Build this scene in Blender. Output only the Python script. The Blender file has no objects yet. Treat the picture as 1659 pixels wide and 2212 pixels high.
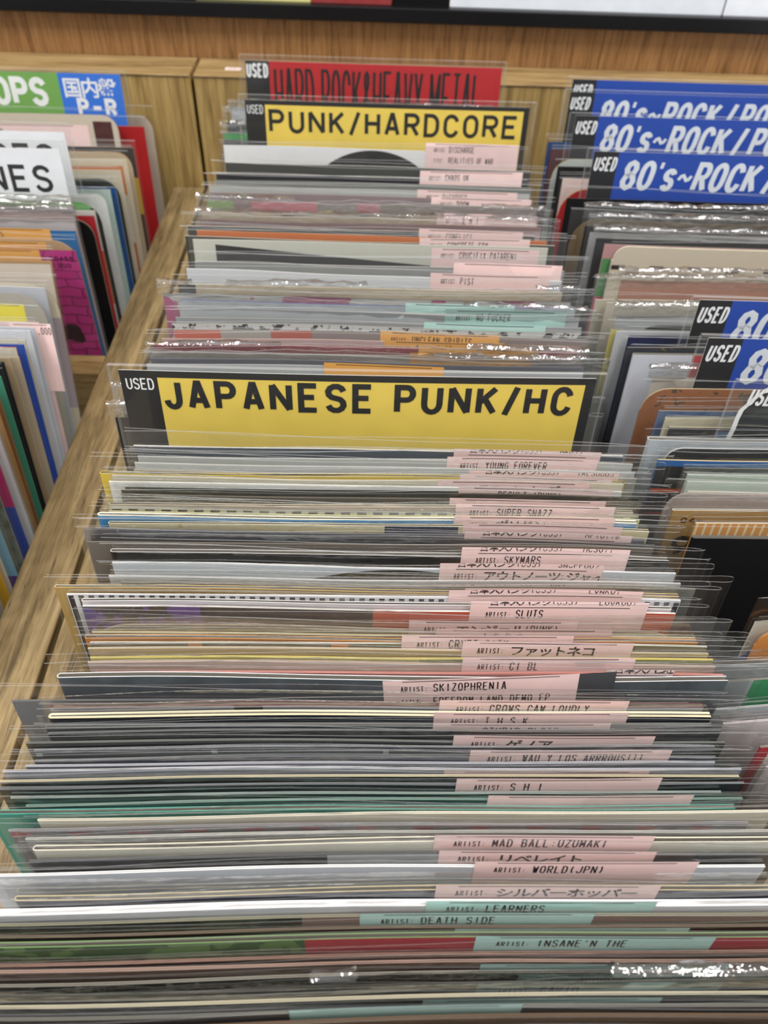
import bpy, bmesh, math, random
from mathutils import Vector, Matrix

# ------------------------------------------------------------------ camera, world, light
SC = bpy.context.scene
COL = SC.collection
IW, IH, FPX = 1659.0, 2212.0, 1700.0
CAM_Z = 1.15
PITCH, YAW, ROLL = math.radians(46.0), math.radians(2.4), math.radians(2.5)

SC.view_settings.view_transform = 'Standard'
SC.view_settings.look = 'None'
SC.view_settings.gamma = 1.0
SC.view_settings.use_curve_mapping = False
SC.view_settings.exposure = 0.22
SC.cycles.transparent_max_bounces = 28
SC.cycles.use_adaptive_sampling = True
SC.cycles.adaptive_threshold = 0.02
SC.cycles.max_bounces = 4
SC.cycles.diffuse_bounces = 2
SC.cycles.glossy_bounces = 2
SC.cycles.caustics_reflective = False
SC.cycles.caustics_refractive = False
SC.cycles.sample_clamp_indirect = 4.0

FWD = Vector((math.sin(YAW) * math.cos(PITCH), math.cos(YAW) * math.cos(PITCH), -math.sin(PITCH)))
RGT = Vector((math.cos(YAW), -math.sin(YAW), 0))
UPV = RGT.cross(FWD)
_c, _s = math.cos(ROLL), math.sin(ROLL)
RGT, UPV = _c * RGT + _s * UPV, -_s * RGT + _c * UPV
EYE = Vector((0, 0, CAM_Z))

cam_data = bpy.data.cameras.new('camera')
cam = bpy.data.objects.new('camera', cam_data)
COL.objects.link(cam)
cam.matrix_world = Matrix.Translation(EYE) @ Matrix((RGT, UPV, -FWD)).transposed().to_4x4()
cam_data.sensor_fit = 'VERTICAL'
cam_data.sensor_height = 36.0
cam_data.lens = 36.0 * FPX / IH
cam_data.clip_start = 0.005
cam_data.dof.use_dof = True
cam_data.dof.focus_distance = 0.245
cam_data.dof.aperture_fstop = cam_data.lens / 1.5
SC.camera = cam

world = bpy.data.worlds.new('world')
SC.world = world
world.use_nodes = True
world.node_tree.nodes['Background'].inputs[0].default_value = (0.93, 0.95, 1.0, 1)
world.node_tree.nodes['Background'].inputs[1].default_value = 0.75


def area_light(name, loc, size_x, size_y, energy, rot=(0, 0, 0)):
    l = bpy.data.lights.new(name, 'AREA')
    l.shape = 'RECTANGLE'
    l.size, l.size_y, l.energy = size_x, size_y, energy
    l.color = (1.0, 0.97, 0.93)
    o = bpy.data.objects.new(name, l)
    COL.objects.link(o)
    o.location = loc
    o.rotation_euler = rot
    return o


area_light('ceiling_lamp', (-0.9, -0.35, 2.75), 0.25, 1.3, 34)
area_light('ceiling_lamp', (0.75, -0.35, 2.75), 0.25, 1.3, 34)
area_light('ceiling_lamp', (0.0, 1.0, 2.75), 1.3, 0.25, 14)

# ------------------------------------------------------------------ pixel -> place helpers (1659 x 2212 frame)


def ray(x, y):
    return FWD * FPX + RGT * (x - IW / 2) - UPV * (y - IH / 2)


def at_z(x, y, z):            # point on the horizontal plane z (height relative to the eye)
    d = ray(x, y)
    return d * (z / d.z)


def at_y(x, y, Y):
    d = ray(x, y)
    return d * (Y / d.y)


# ------------------------------------------------------------------ materials
def lin(h):
    h = h.lstrip('#')
    out = []
    for i in (0, 2, 4):
        c = int(h[i:i + 2], 16) / 255
        out.append(c / 12.92 if c <= 0.04045 else ((c + 0.055) / 1.055) ** 2.4)
    return (out[0], out[1], out[2], 1.0)


_MATS = {}


class NT:
    def __init__(self, m):
        m.use_nodes = True
        self.t = m.node_tree
        self.b = self.t.nodes['Principled BSDF']

    def n(self, kind, **kw):
        x = self.t.nodes.new(kind)
        for k, v in kw.items():
            setattr(x, k, v)
        return x

    def link(self, a, b):
        self.t.links.new(a, b)

    def math(self, op, a, b=None, c=None):
        x = self.n('ShaderNodeMath', operation=op)
        for i, v in enumerate((a, b, c)):
            if v is None:
                continue
            if isinstance(v, (int, float)):
                x.inputs[i].default_value = v
            else:
                self.link(v, x.inputs[i])
        return x.outputs[0]

    def mix(self, fac, a, b):
        x = self.n('ShaderNodeMix', data_type='RGBA')
        for sock, v in ((x.inputs[0], fac), (x.inputs[6], a), (x.inputs[7], b)):
            if isinstance(v, (int, float)):
                sock.default_value = v
            elif isinstance(v, (tuple, list)):
                sock.default_value = v
            else:
                self.link(v, sock)
        return x.outputs[2]

    def noise(self, vec, scale, detail=2.0, rough=0.5):
        x = self.n('ShaderNodeTexNoise')
        x.inputs['Scale'].default_value = scale
        x.inputs['Detail'].default_value = detail
        x.inputs['Roughness'].default_value = rough
        if vec is not None:
            self.link(vec, x.inputs['Vector'])
        return x.outputs[0]


def solid(h, rough=0.45, spec=0.35):
    key = ('solid', h, rough)
    if key in _MATS:
        return _MATS[key]
    m = bpy.data.materials.new('paint_' + h.lstrip('#'))
    t = NT(m)
    co = t.n('ShaderNodeTexCoord').outputs['Object']
    nz = t.noise(co, 90, 3)
    c = lin(h)
    lo = tuple(v * 0.90 for v in c[:3]) + (1,)
    hi = tuple(min(1, v * 1.08) for v in c[:3]) + (1,)
    t.link(t.mix(nz, lo, hi), t.b.inputs['Base Color'])
    t.b.inputs['Roughness'].default_value = rough
    t.b.inputs['Specular IOR Level'].default_value = spec
    _MATS[key] = m
    return m


W7, H7 = 0.182, 0.182


def art(spec):
    """printed face of a jacket: u runs from the left edge, v down from the top edge, in millimetres"""
    if isinstance(spec, str):
        return solid(spec, 0.4)
    key = ('art', repr(spec))
    if key in _MATS:
        return _MATS[key]
    m = bpy.data.materials.new('printed_cover')
    t = NT(m)
    co = t.n('ShaderNodeTexCoord').outputs['Object']
    sp = t.n('ShaderNodeSeparateXYZ')
    t.link(co, sp.inputs[0])
    u = t.math('MULTIPLY', sp.outputs[0], 1000.0)
    v = t.math('MULTIPLY', sp.outputs[2], -1000.0)
    kind = spec[0]
    if kind == 'bands':
        col = lin(spec[1])
        for x0, h in spec[2]:
            col = t.mix(t.math('GREATER_THAN', u, x0), col, lin(h))
    elif kind == 'stripes':      # vertical stripes below a plain margin
        _, c1, c2, pitch, duty, v0 = spec
        s = t.math('LESS_THAN', t.math('FRACT', t.math('DIVIDE', u, pitch)), duty)
        s = t.math('MULTIPLY', s, t.math('GREATER_THAN', v, v0))
        col = t.mix(s, lin(c1), lin(c2))
    elif kind == 'dashes':
        _, c1, c2, pitch, duty, v0, v1 = spec
        s = t.math('LESS_THAN', t.math('FRACT', t.math('DIVIDE', u, pitch)), duty)
        s = t.math('MULTIPLY', s, t.math('GREATER_THAN', v, v0))
        s = t.math('MULTIPLY', s, t.math('LESS_THAN', v, v1))
        col = t.mix(s, lin(c1), lin(c2))
    elif kind == 'disc':
        _, c1, c2, ux, vy, rad = spec
        du = t.math('SUBTRACT', u, ux)
        dv = t.math('SUBTRACT', v, vy)
        d = t.math('SQRT', t.math('ADD', t.math('MULTIPLY', du, du), t.math('MULTIPLY', dv, dv)))
        groove = t.math('MULTIPLY', t.math('FRACT', t.math('MULTIPLY', d, 0.9)), 0.02)
        g = t.mix(groove, lin(c2), (1, 1, 1, 1))
        col = t.mix(t.math('LESS_THAN', d, rad), lin(c1), g)
    elif kind == 'noise':
        _, c1, c2, sc, bias = spec[:5]
        nz = t.noise(co, sc, 4, 0.6)
        s = t.math('GREATER_THAN', nz, bias)
        col = t.mix(s, lin(c1), lin(c2))
        if len(spec) > 5:
            for x0, h in spec[5]:
                col = t.mix(t.math('GREATER_THAN', u, x0), col, lin(h))
    elif kind == 'photo':
        _, c1, c2, sc = spec
        nz = t.noise(co, sc, 5, 0.65)
        r = t.n('ShaderNodeMapRange')
        r.inputs[1].default_value, r.inputs[2].default_value = 0.38, 0.62
        t.link(nz, r.inputs[0])
        col = t.mix(r.outputs[0], lin(c1), lin(c2))
    elif kind == 'wedge':        # dark field under a sloping edge
        _, c1, c2, u0, v0, slope, u1, v1 = spec
        e = t.math('MULTIPLY_ADD', u, slope, v0 - slope * u0)
        s = t.math('GREATER_THAN', v, e)
        s = t.math('MULTIPLY', s, t.math('GREATER_THAN', u, u0))
        s = t.math('MULTIPLY', s, t.math('LESS_THAN', v, v1))
        col = t.mix(s, lin(c1), lin(c2))
    elif kind == 'rows':         # horizontal printed rows: colour from depth v0 downwards
        col = lin(spec[1])
        for v0, u0, u1, h in spec[2]:
            s = t.math('GREATER_THAN', v, v0)
            s = t.math('MULTIPLY', s, t.math('GREATER_THAN', u, u0))
            s = t.math('MULTIPLY', s, t.math('LESS_THAN', u, u1))
            col = t.mix(s, col, lin(h))
    elif kind == 'brick':
        br = t.n('ShaderNodeTexBrick')
        br.inputs['Color1'].default_value = lin(spec[1])
        br.inputs['Color2'].default_value = lin(spec[2])
        br.inputs['Mortar'].default_value = lin(spec[3])
        br.inputs['Scale'].default_value = 1.0
        br.inputs['Mortar Size'].default_value = 0.0005
        br.inputs['Brick Width'].default_value = 0.015
        br.inputs['Row Height'].default_value = 0.0058
        mp = t.n('ShaderNodeCombineXYZ')
        wob = t.math('MULTIPLY', t.math('SUBTRACT', t.noise(co, 60, 3), 0.5), 0.008)
        t.link(t.math('ADD', sp.outputs[0], wob), mp.inputs[0])
        t.link(t.math('ADD', sp.outputs[2], wob), mp.inputs[1])
        t.link(mp.outputs[0], br.inputs['Vector'])
        col = t.mix(t.math('GREATER_THAN', t.noise(co, 25, 4), 0.62), br.outputs[0], lin('#2a0a1c'))
    else:
        raise ValueError(kind)
    wear = t.noise(co, 130, 4)
    col2 = t.mix(t.math('MULTIPLY', wear, 0.16), col, (0.30, 0.28, 0.26, 1))
    t.link(col2, t.b.inputs['Base Color'])
    t.b.inputs['Roughness'].default_value = 0.4
    t.b.inputs['Specular IOR Level'].default_value = 0.35
    _MATS[key] = m
    return m


def film(name, haze, gloss_rough, bump_scale, bump, tint=(0.97, 0.98, 0.98, 1), fmin=0.04, fmax=0.5):
    """clear plastic: lets most light through, reflects a little, slightly milky"""
    m = bpy.data.materials.new(name)
    m.use_nodes = True
    t = m.node_tree
    t.nodes.clear()
    n = t.nodes.new
    out = n('ShaderNodeOutputMaterial')
    tr = n('ShaderNodeBsdfTransparent')
    tr.inputs[0].default_value = tint
    gl = n('ShaderNodeBsdfGlossy')
    gl.inputs['Color'].default_value = (1, 1, 1, 1)
    gl.inputs['Roughness'].default_value = gloss_rough
    df = n('ShaderNodeBsdfDiffuse')
    df.inputs[0].default_value = (0.80, 0.81, 0.80, 1)
    co = n('ShaderNodeTexCoord')
    mp = n('ShaderNodeMapping')
    mp.inputs['Scale'].default_value = (1, 1, 2.2)
    t.links.new(co.outputs['Object'], mp.inputs[0])
    nz = n('ShaderNodeTexNoise')
    nz.inputs['Scale'].default_value = bump_scale
    nz.inputs['Detail'].default_value = 3
    t.links.new(mp.outputs[0], nz.inputs['Vector'])
    bp = n('ShaderNodeBump')
    bp.inputs['Strength'].default_value = bump
    bp.inputs['Distance'].default_value = 0.002
    t.links.new(nz.outputs[0], bp.inputs['Height'])
    t.links.new(bp.outputs[0], gl.inputs['Normal'])
    lw = n('ShaderNodeLayerWeight')
    lw.inputs['Blend'].default_value = 0.35
    t.links.new(bp.outputs[0], lw.inputs['Normal'])
    mr = n('ShaderNodeMapRange')
    mr.inputs[3].default_value, mr.inputs[4].default_value = fmin, fmax
    t.links.new(lw.outputs['Fresnel'], mr.inputs[0])
    m1 = n('ShaderNodeMixShader')
    m1.inputs[0].default_value = haze
    t.links.new(tr.outputs[0], m1.inputs[1])
    t.links.new(df.outputs[0], m1.inputs[2])
    m2 = n('ShaderNodeMixShader')
    t.links.new(mr.outputs[0], m2.inputs[0])
    t.links.new(m1.outputs[0], m2.inputs[1])
    t.links.new(gl.outputs[0], m2.inputs[2])
    t.links.new(m2.outputs[0], out.inputs[0])
    return m


FILM = film('clear_film', 0.004, 0.10, 45, 0.30, tint=(0.99, 0.993, 0.992, 1), fmin=0.0, fmax=0.11)
FILM_MILKY = film('milky_film', 0.020, 0.14, 45, 0.30, tint=(0.985, 0.99, 0.99, 1), fmin=0.004, fmax=0.22)
FILM_CRINKLED = film('crinkled_film', 0.03, 0.07, 170, 0.6, fmin=0.06, fmax=0.6)
FILM_RIM = film('film_rim', 0.42, 0.12, 200, 0.2, fmin=0.08, fmax=0.5)
HOLDER = film('clear_sign_holder', 0.015, 0.08, 30, 0.08, fmin=0.01, fmax=0.2)
HOLDER_RIM = film('sign_holder_rim', 0.15, 0.15, 60, 0.1, fmin=0.04, fmax=0.3)


def wood(name, c_dark, c_mid, c_light, axis, scale, rough=0.5, stretch=0.045, pores=0.0):
    """wood grain running along the given axis"""
    m = bpy.data.materials.new(name)
    t = NT(m)
    co = t.n('ShaderNodeTexCoord').outputs['Object']
    mp = t.n('ShaderNodeMapping')
    s = [scale, scale, scale]
    s[axis] = scale * stretch
    mp.inputs['Scale'].default_value = s
    t.link(co, mp.inputs[0])
    wob = t.n('ShaderNodeTexNoise')
    wob.inputs['Scale'].default_value = 0.35
    wob.inputs['Detail'].default_value = 2
    t.link(mp.outputs[0], wob.inputs['Vector'])
    add = t.n('ShaderNodeVectorMath', operation='MULTIPLY_ADD')
    t.link(wob.outputs['Color'], add.inputs[0])
    add.inputs[1].default_value = (1.6, 1.6, 1.6)
    t.link(mp.outputs[0], add.inputs[2])
    n1 = t.n('ShaderNodeTexNoise')
    n1.inputs['Scale'].default_value = 1.0
    n1.inputs['Detail'].default_value = 6
    n1.inputs['Roughness'].default_value = 0.65
    t.link(add.outputs[0], n1.inputs['Vector'])
    n2 = t.n('ShaderNodeTexNoise')
    n2.inputs['Scale'].default_value = 4.5
    n2.inputs['Detail'].default_value = 3
    t.link(add.outputs[0], n2.inputs['Vector'])
    fac = t.math('ADD', t.math('MULTIPLY', n1.outputs[0], 0.72), t.math('MULTIPLY', n2.outputs[0], 0.28))
    cr = t.n('ShaderNodeValToRGB')
    e = cr.color_ramp.elements
    e[0].position, e[0].color = 0.36, lin(c_dark)
    e[1].position, e[1].color = 0.66, lin(c_light)
    k = e.new(0.49)
    k.color = lin(c_mid)
    t.link(fac, cr.inputs[0])
    base = cr.outputs[0]
    if pores:
        n3 = t.n('ShaderNodeTexNoise')
        n3.inputs['Scale'].default_value = 3.2
        n3.inputs['Detail'].default_value = 4
        n3.inputs['Roughness'].default_value = 0.7
        t.link(add.outputs[0], n3.inputs['Vector'])
        pr = t.n('ShaderNodeMapRange')
        pr.inputs[1].default_value, pr.inputs[2].default_value = 0.40, 0.30
        t.link(n3.outputs[0], pr.inputs[0])
        base = t.mix(t.math('MULTIPLY', pr.outputs[0], pores), base, lin('#3a2c1c'))
    t.link(base, t.b.inputs['Base Color'])
    t.b.inputs['Roughness'].default_value = rough
    bp = t.n('ShaderNodeBump')
    bp.inputs['Strength'].default_value = 0.25
    bp.inputs['Distance'].default_value = 0.0006
    t.link(fac, bp.inputs['Height'])
    t.link(bp.outputs[0], t.b.inputs['Normal'])
    return m


OAK_Y = wood('oak_lengthwise', '#5b4c32', '#84704c', '#a59068', 1, 260, stretch=0.07, pores=0.75)
OAK_Z = wood('oak_upright', '#6d5630', '#9d824e', '#c2a76c', 2, 170)
OAK_X = wood('oak_crosswise', '#6a5534', '#94794e', '#b0966a', 0, 200, stretch=0.06, pores=0.4)
PANEL_Z = wood('orange_wood_panel', '#68441f', '#936a3e', '#ad8252', 2, 420)
BLACK_METAL = solid('#0b0b0d', 0.35)
INK = solid('#231f20', 0.6)
PINK, MINT, ORANGE = '#f6d5d0', '#bfe5dc', '#e6aa5a'

# ------------------------------------------------------------------ mesh helpers


class MB:
    def __init__(self):
        self.v, self.f, self.m, self.mats = [], [], [], []

    def slot(self, mat):
        if mat not in self.mats:
            self.mats.append(mat)
        return self.mats.index(mat)

    def quad(self, pts, mat):
        i = len(self.v)
        self.v += [tuple(p) for p in pts]
        self.f.append(tuple(range(i, i + len(pts))))
        self.m.append(self.slot(mat))

    def poly_mesh(self, verts, faces, mat):
        i = len(self.v)
        k = self.slot(mat)
        self.v += [tuple(p) for p in verts]
        for f in faces:
            self.f.append(tuple(i + j for j in f))
            self.m.append(k)

    def grid(self, rows, mat, mat_top=None, close=False):
        """rows: list of rows of points"""
        i = len(self.v)
        k = self.slot(mat)
        k2 = self.slot(mat_top) if mat_top else k
        n = len(rows[0])
        for r in rows:
            self.v += [tuple(p) for p in r]
        for a in range(len(rows) - 1):
            for b in range(n if close else n - 1):
                c = (b + 1) % n
                self.f.append((i + a * n + b, i + a * n + c, i + (a + 1) * n + c, i + (a + 1) * n + b))
                self.m.append(k2 if a == len(rows) - 2 else k)

    def box(self, lo, hi, mat):
        x0, y0, z0 = lo
        x1, y1, z1 = hi
        p = [(x0, y0, z0), (x1, y0, z0), (x1, y1, z0), (x0, y1, z0), (x0, y0, z1), (x1, y0, z1), (x1, y1, z1), (x0, y1, z1)]
        self.poly_mesh(p, [(0, 3, 2, 1), (4, 5, 6, 7), (0, 1, 5, 4), (1, 2, 6, 5), (2, 3, 7, 6), (3, 0, 4, 7)], mat)

    def build(self, name, parent=None, smooth=False, bevel=0.0, origin=(0, 0, 0)):
        me = bpy.data.meshes.new(name)
        ox, oy, oz = origin
        me.from_pydata([(a - ox, b - oy, c - oz) for a, b, c in self.v], [], self.f)
        for mt in self.mats:
            me.materials.append(mt)
        me.polygons.foreach_set('material_index', self.m)
        if smooth:
            me.polygons.foreach_set('use_smooth', [True] * len(self.f))
        me.update()
        o = bpy.data.objects.new(name, me)
        COL.objects.link(o)
        o.location = origin
        if parent:
            o.parent = parent
        if bevel:
            md = o.modifiers.new('bevel', 'BEVEL')
            md.width, md.segments = bevel, 2
        return o


def tag(o, label=None, cat=None, group=None, kind=None):
    for k, v in (('label', label), ('category', cat), ('group', group), ('kind', kind)):
        if v:
            o[k] = v
    return o


def empty(name, loc, rot=(0, 0, 0)):
    o = bpy.data.objects.new(name, None)
    COL.objects.link(o)
    o.empty_display_size = 0.02
    o.location = loc
    o.rotation_euler = rot
    return o


# ------------------------------------------------------------------ lettering: stroke glyphs in a 1 x 1 cell
def _arc(cx, cy, rx, ry, a0, a1, n=8):
    return [(cx + rx * math.cos(math.radians(a0 + (a1 - a0) * i / n)), cy + ry * math.sin(math.radians(a0 + (a1 - a0) * i / n))) for i in range(n + 1)]


_OV = _arc(.5, .66, .5, .34, 0, 180) + _arc(.5, .34, .5, .34, 180, 360) + [(1, .66)]
_CC = _arc(.5, .66, .5, .34, 12, 180) + _arc(.5, .34, .5, .34, 180, 348)
_P = [(0, 0), (0, 1), (.55, 1)] + _arc(.6, .745, .4, .255, 90, -90) + [(0, .49)]
GLYPH = {
    'A': [[(0, 0), (.45, 1), (.55, 1), (1, 0)], [(.15, .3), (.85, .3)]],
    'B': [[(0, .52), (0, 1)] + _arc(.55, .76, .38, .24, 90, -90) + [(0, .52), (0, 0)] + _arc(.58, .26, .42, .26, -90, 90) + [(0, .52)]],
    'C': [_CC], 'D': [[(0, 0), (0, 1)] + _arc(.45, .6, .55, .4, 90, 0) + _arc(.45, .4, .55, .4, 0, -90) + [(0, 0)]],
    'E': [[(1, 1), (0, 1), (0, 0), (1, 0)], [(0, .53), (.85, .53)]], 'F': [[(1, 1), (0, 1), (0, 0)], [(0, .52), (.85, .52)]],
    'G': [_CC + [(1, .46), (.55, .46)]], 'H': [[(0, 0), (0, 1)], [(1, 0), (1, 1)], [(0, .52), (1, .52)]],
    'I': [[(.5, 0), (.5, 1)]], 'J': [_arc(.5, .3, .5, .3, 185, 360) + [(1, 1)]],
    'K': [[(0, 0), (0, 1)], [(1, 1), (0, .4)], [(.33, .6), (1, 0)]], 'L': [[(0, 1), (0, 0), (1, 0)]],
    'M': [[(0, 0), (0, 1)], [(0, 1), (.5, .25)], [(.5, .25), (1, 1)], [(1, 1), (1, 0)]], 'N': [[(0, 0), (0, 1)], [(0, 1), (1, 0)], [(1, 0), (1, 1)]], 'O': [_OV],
    'P': [_P], 'R': [_P, [(.5, .49), (1, 0)]], 'Q': [_OV, [(.6, .25), (1, -.05)]],
    'S': [_arc(.5, .755, .5, .245, 10, 270) + _arc(.5, .255, .5, .255, 90, -170)],
    'T': [[(0, 1), (1, 1)], [(.5, 1), (.5, 0)]], 'U': [[(0, 1)] + _arc(.5, .32, .5, .32, 180, 360) + [(1, 1)]],
    'V': [[(0, 1), (.45, 0), (.55, 0), (1, 1)]], 'W': [[(0, 1), (.25, 0)], [(.25, 0), (.5, .75)], [(.5, .75), (.75, 0)], [(.75, 0), (1, 1)]],
    'X': [[(0, 0), (1, 1)], [(0, 1), (1, 0)]], 'Y': [[(0, 1), (.5, .45)], [(.5, .45), (1, 1)], [(.5, .5), (.5, 0)]],
    'Z': [[(0, 1), (1, 1)], [(1, 1), (0, 0)], [(0, 0), (1, 0)]],
    '0': [_OV], '1': [[(.15, .78), (.5, 1), (.5, 0)]],
    '2': [_arc(.5, .7, .5, .3, 170, -20) + [(0, 0), (1, 0)]], '3': [_arc(.5, .75, .48, .25, 160, -90) + _arc(.5, .26, .5, .26, 90, -165)],
    '4': [[(.75, 0), (.75, 1)], [(.75, 1), (0, .3)], [(0, .3), (1, .3)]], '5': [[(.9, 1), (.1, 1), (.05, .55)] + _arc(.5, .32, .5, .32, 115, -160)],
    '6': [[(.8, 1)] + _arc(.5, .32, .5, .32, 150, 510)], '7': [[(0, 1), (1, 1)], [(1, 1), (.35, 0)]],
    '8': [_arc(.5, .76, .45, .24, 0, 360), _arc(.5, .26, .5, .26, 0, 360)],
    '9': [[(.2, 0)] + _arc(.5, .68, .5, .32, -30, 330)],
    '/': [[(0, -.08), (1, 1.06)]], "'": [[(.5, 1), (.45, .78)]], ':': [[(.5, .12), (.5, .22)], [(.5, .6), (.5, .7)]],
    '.': [[(.45, 0), (.55, 0)]], '!': [[(.5, 1), (.5, .28)], [(.5, .0), (.5, .08)]], '-': [[(0, .45), (1, .45)]],
    '(': [_arc(1, .5, .6, .62, 130, 230)], ')': [_arc(0, .5, .6, .62, 50, -50)], ',': [[(.5, .1), (.4, -.1)]],
    '~': [[(0, .38), (.15, .52), (.32, .55), (.5, .46), (.68, .37), (.85, .4), (1, .54)]],
    '&': [[(1, 0), (.2, .75), (.22, .93), (.45, 1), (.68, .93), (.68, .76), (.1, .4), (0, .22), (.15, .04), (.45, 0), (.8, .14), (1, .45)]],
    's': [[(x, y * .72) for x, y in _arc(.5, .755, .5, .245, 10, 270) + _arc(.5, .255, .5, .255, 90, -170)]],
}


def _stroke(pts, t):
    """thick outline of a polyline as quads (mitred)"""
    closed = len(pts) > 3 and abs(pts[0][0] - pts[-1][0]) < 1e-6 and abs(pts[0][1] - pts[-1][1]) < 1e-6
    p = [pts[0]]
    for q in pts[1:]:
        if abs(q[0] - p[-1][0]) + abs(q[1] - p[-1][1]) > 1e-6:
            p.append(q)
    if closed:
        p = p[:-1] if abs(p[0][0] - p[-1][0]) + abs(p[0][1] - p[-1][1]) < 1e-6 else p
    n = len(p)
    L, Rr = [], []

    def nrm(a, b):
        dx, dy = b[0] - a[0], b[1] - a[1]
        l = math.hypot(dx, dy) or 1e-9
        return (-dy / l, dx / l)
    for i in range(n):
        if closed or 0 < i < n - 1:
            n1, n2 = nrm(p[i - 1], p[i]), nrm(p[i], p[(i + 1) % n])
            mx, my = n1[0] + n2[0], n1[1] + n2[1]
            d = mx * mx + my * my
            k = min(2.0 / d if d > 1e-6 else 1.0, 1.6)
            mx, my = mx * k, my * k
        else:
            mx, my = nrm(p[0], p[1]) if i == 0 else nrm(p[-2], p[-1])
        L.append((p[i][0] + mx * t / 2, p[i][1] + my * t / 2))
        Rr.append((p[i][0] - mx * t / 2, p[i][1] - my * t / 2))
    verts = L + Rr
    faces = [(i, n + i, n + (i + 1) % n, (i + 1) % n) for i in range(n if closed else n - 1)]
    return verts, faces


_GC = {}


def glyph(ch, w, h, t, kx=1.0):
    """glyph mesh of width w, height h, stroke t (horizontal stroke width scaled by kx)"""
    key = (ch, round(w, 6), round(h, 6), round(t, 6), kx)
    if key in _GC:
        return _GC[key]
    V, Fc = [], []
    wi = w / kx
    for s in GLYPH[ch]:
        pts = [(t / 2 + x * (wi - t), t / 2 + y * (h - t)) for x, y in s]
        v, f = _stroke(pts, t)
        i = len(V)
        V += [(x * kx, y) for x, y in v]
        Fc += [tuple(i + j for j in q) for q in f]
    _GC[key] = (V, Fc)
    return V, Fc


def cjk(ch, size, bold=0.0):
    key = (ch, size, bold)
    if key in _GC:
        return _GC[key]
    fc = bpy.data.curves.new('glyph', 'FONT')
    fc.body, fc.size, fc.offset = ch, size, bold
    fc.resolution_u = 2
    fo = bpy.data.objects.new('glyph', fc)
    me = bpy.data.meshes.new_from_object(fo)
    V = [(v.co.x, v.co.y) for v in me.vertices]
    Fc = [tuple(p.vertices) for p in me.polygons]
    bpy.data.objects.remove(fo)
    bpy.data.curves.remove(fc)
    bpy.data.meshes.remove(me)
    _GC[key] = (V, Fc)
    return V, Fc


NARROW = {"'": .4, '.': .4, ':': .4, '!': .4, 'I': .5, ' ': .55, '/': .75, '(': .5, ')': .5, ',': .4, 'J': .85, 'M': 1.2, 'W': 1.3, 's': .85, '~': 1.0, 'N': 1.05}


def text_faces(txt, h, w, t, gap, kx=1.0, shear=0.0, mono=False, size_cjk=None):
    """(verts, faces) of a line of lettering from the baseline origin; returns its width too"""
    V, Fc, x = [], [], 0.0
    for ch in txt:
        if ord(ch) > 0x2000:
            sz = size_cjk or h * 1.18
            v, f = cjk(ch, sz, sz * 0.018)
            ox, adv = x, (size_cjk or h * 1.18) * 0.92
            k = 1.0
            v = [(a * k, b) for a, b in v]
        elif ch == ' ':
            x += (w + gap) * (1.0 if mono else (.3 if kx > 1.05 else .55))
            continue
        else:
            cw = w * (1.0 if mono and ch not in "':.!" else NARROW.get(ch, 1.0))
            tt = t * (.62 if ch in "~'" and t > .002 else 1.0)
            v, f = glyph(ch, max(cw, tt * kx * 1.02), h, tt, kx)
            ox = x + ((w - cw) / 2 if mono else 0)
            adv = (w if mono else cw) + gap
        i = len(V)
        V += [(a + ox + shear * b, b) for a, b in v]
        Fc += [tuple(i + j for j in q) for q in f]
        x += adv
    return V, Fc, x


# ------------------------------------------------------------------ the building round the bins
Z = lambda d: CAM_Z + d          # heights below are measured from the eye
RAIL_Z = -0.281
BACK_Y = 0.635
LEDGE_Z = -0.199
WALL_Y = 0.675
FLOOR_L, FLOOR_M = -0.3995, -0.3785   # inside floors of the left and the middle bin

mb = MB(); mb.box((-2.2, -1.6, -0.05), (2.2, WALL_Y + .06, 0.0), solid('#8d8a85', .35))
tag(mb.build('floor'), kind='structure')
mb = MB(); mb.box((-2.2, WALL_Y, 0.0), (2.2, WALL_Y + .05, 2.8), PANEL_Z)
tag(mb.build('wall_back'), kind='structure')


def bin_unit(x0, x1, label, FLOOR_IN, cross=None, panel_l=True, panel_r=True):
    r = empty('record_bin', ((x0 + x1) / 2, 0.3, 0.0))
    tag(r, label, 'record bin', 'wooden record bins')
    ox, oy = (x0 + x1) / 2, 0.3
    def part(name, lo, hi, mat, bev=0.0008):
        b = MB()
        b.box((lo[0] - ox, lo[1] - oy, lo[2]), (hi[0] - ox, hi[1] - oy, hi[2]), mat)
        return b.build(name, r, bevel=bev)
    y0 = -0.10
    pw = 0.0245
    if panel_l:
        part('side_panel', (x0, y0, 0.06), (x0 + pw, BACK_Y - .0005, Z(RAIL_Z)), OAK_Y)
    if panel_r:
        part('side_panel', (x1 - pw, y0, 0.06), (x1, BACK_Y - .0005, Z(RAIL_Z)), OAK_Y)
    part('back_panel', (x0, BACK_Y, 0.06), (x1, WALL_Y - .001, Z(LEDGE_Z)), OAK_Z)
    part('ledge_cap', (x0, BACK_Y - .001, Z(LEDGE_Z) + .0001), (x1, WALL_Y - .001, Z(LEDGE_Z) + .0016), OAK_X)
    part('floor_panel', (x0 + pw + .0002, y0 + .021, Z(FLOOR_IN - .02)), (x1 - pw - .0002, BACK_Y - .0005, Z(FLOOR_IN)), OAK_Y)
    part('front_panel', (x0 + pw + .0002, y0, 0.06), (x1 - pw - .0002, y0 + .02, Z(RAIL_Z)), OAK_X)
    part('plinth', (x0 + .02, y0 + .05, 0.0), (x1 - .02, WALL_Y - .002, 0.0595), BLACK_METAL)
    if cross:
        part('cross_rail', (x0 + pw + .0002, cross[0], Z(FLOOR_IN) + .0002), (x1 - pw - .0002, cross[1], Z(RAIL_Z)), OAK_X)
    return r


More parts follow.
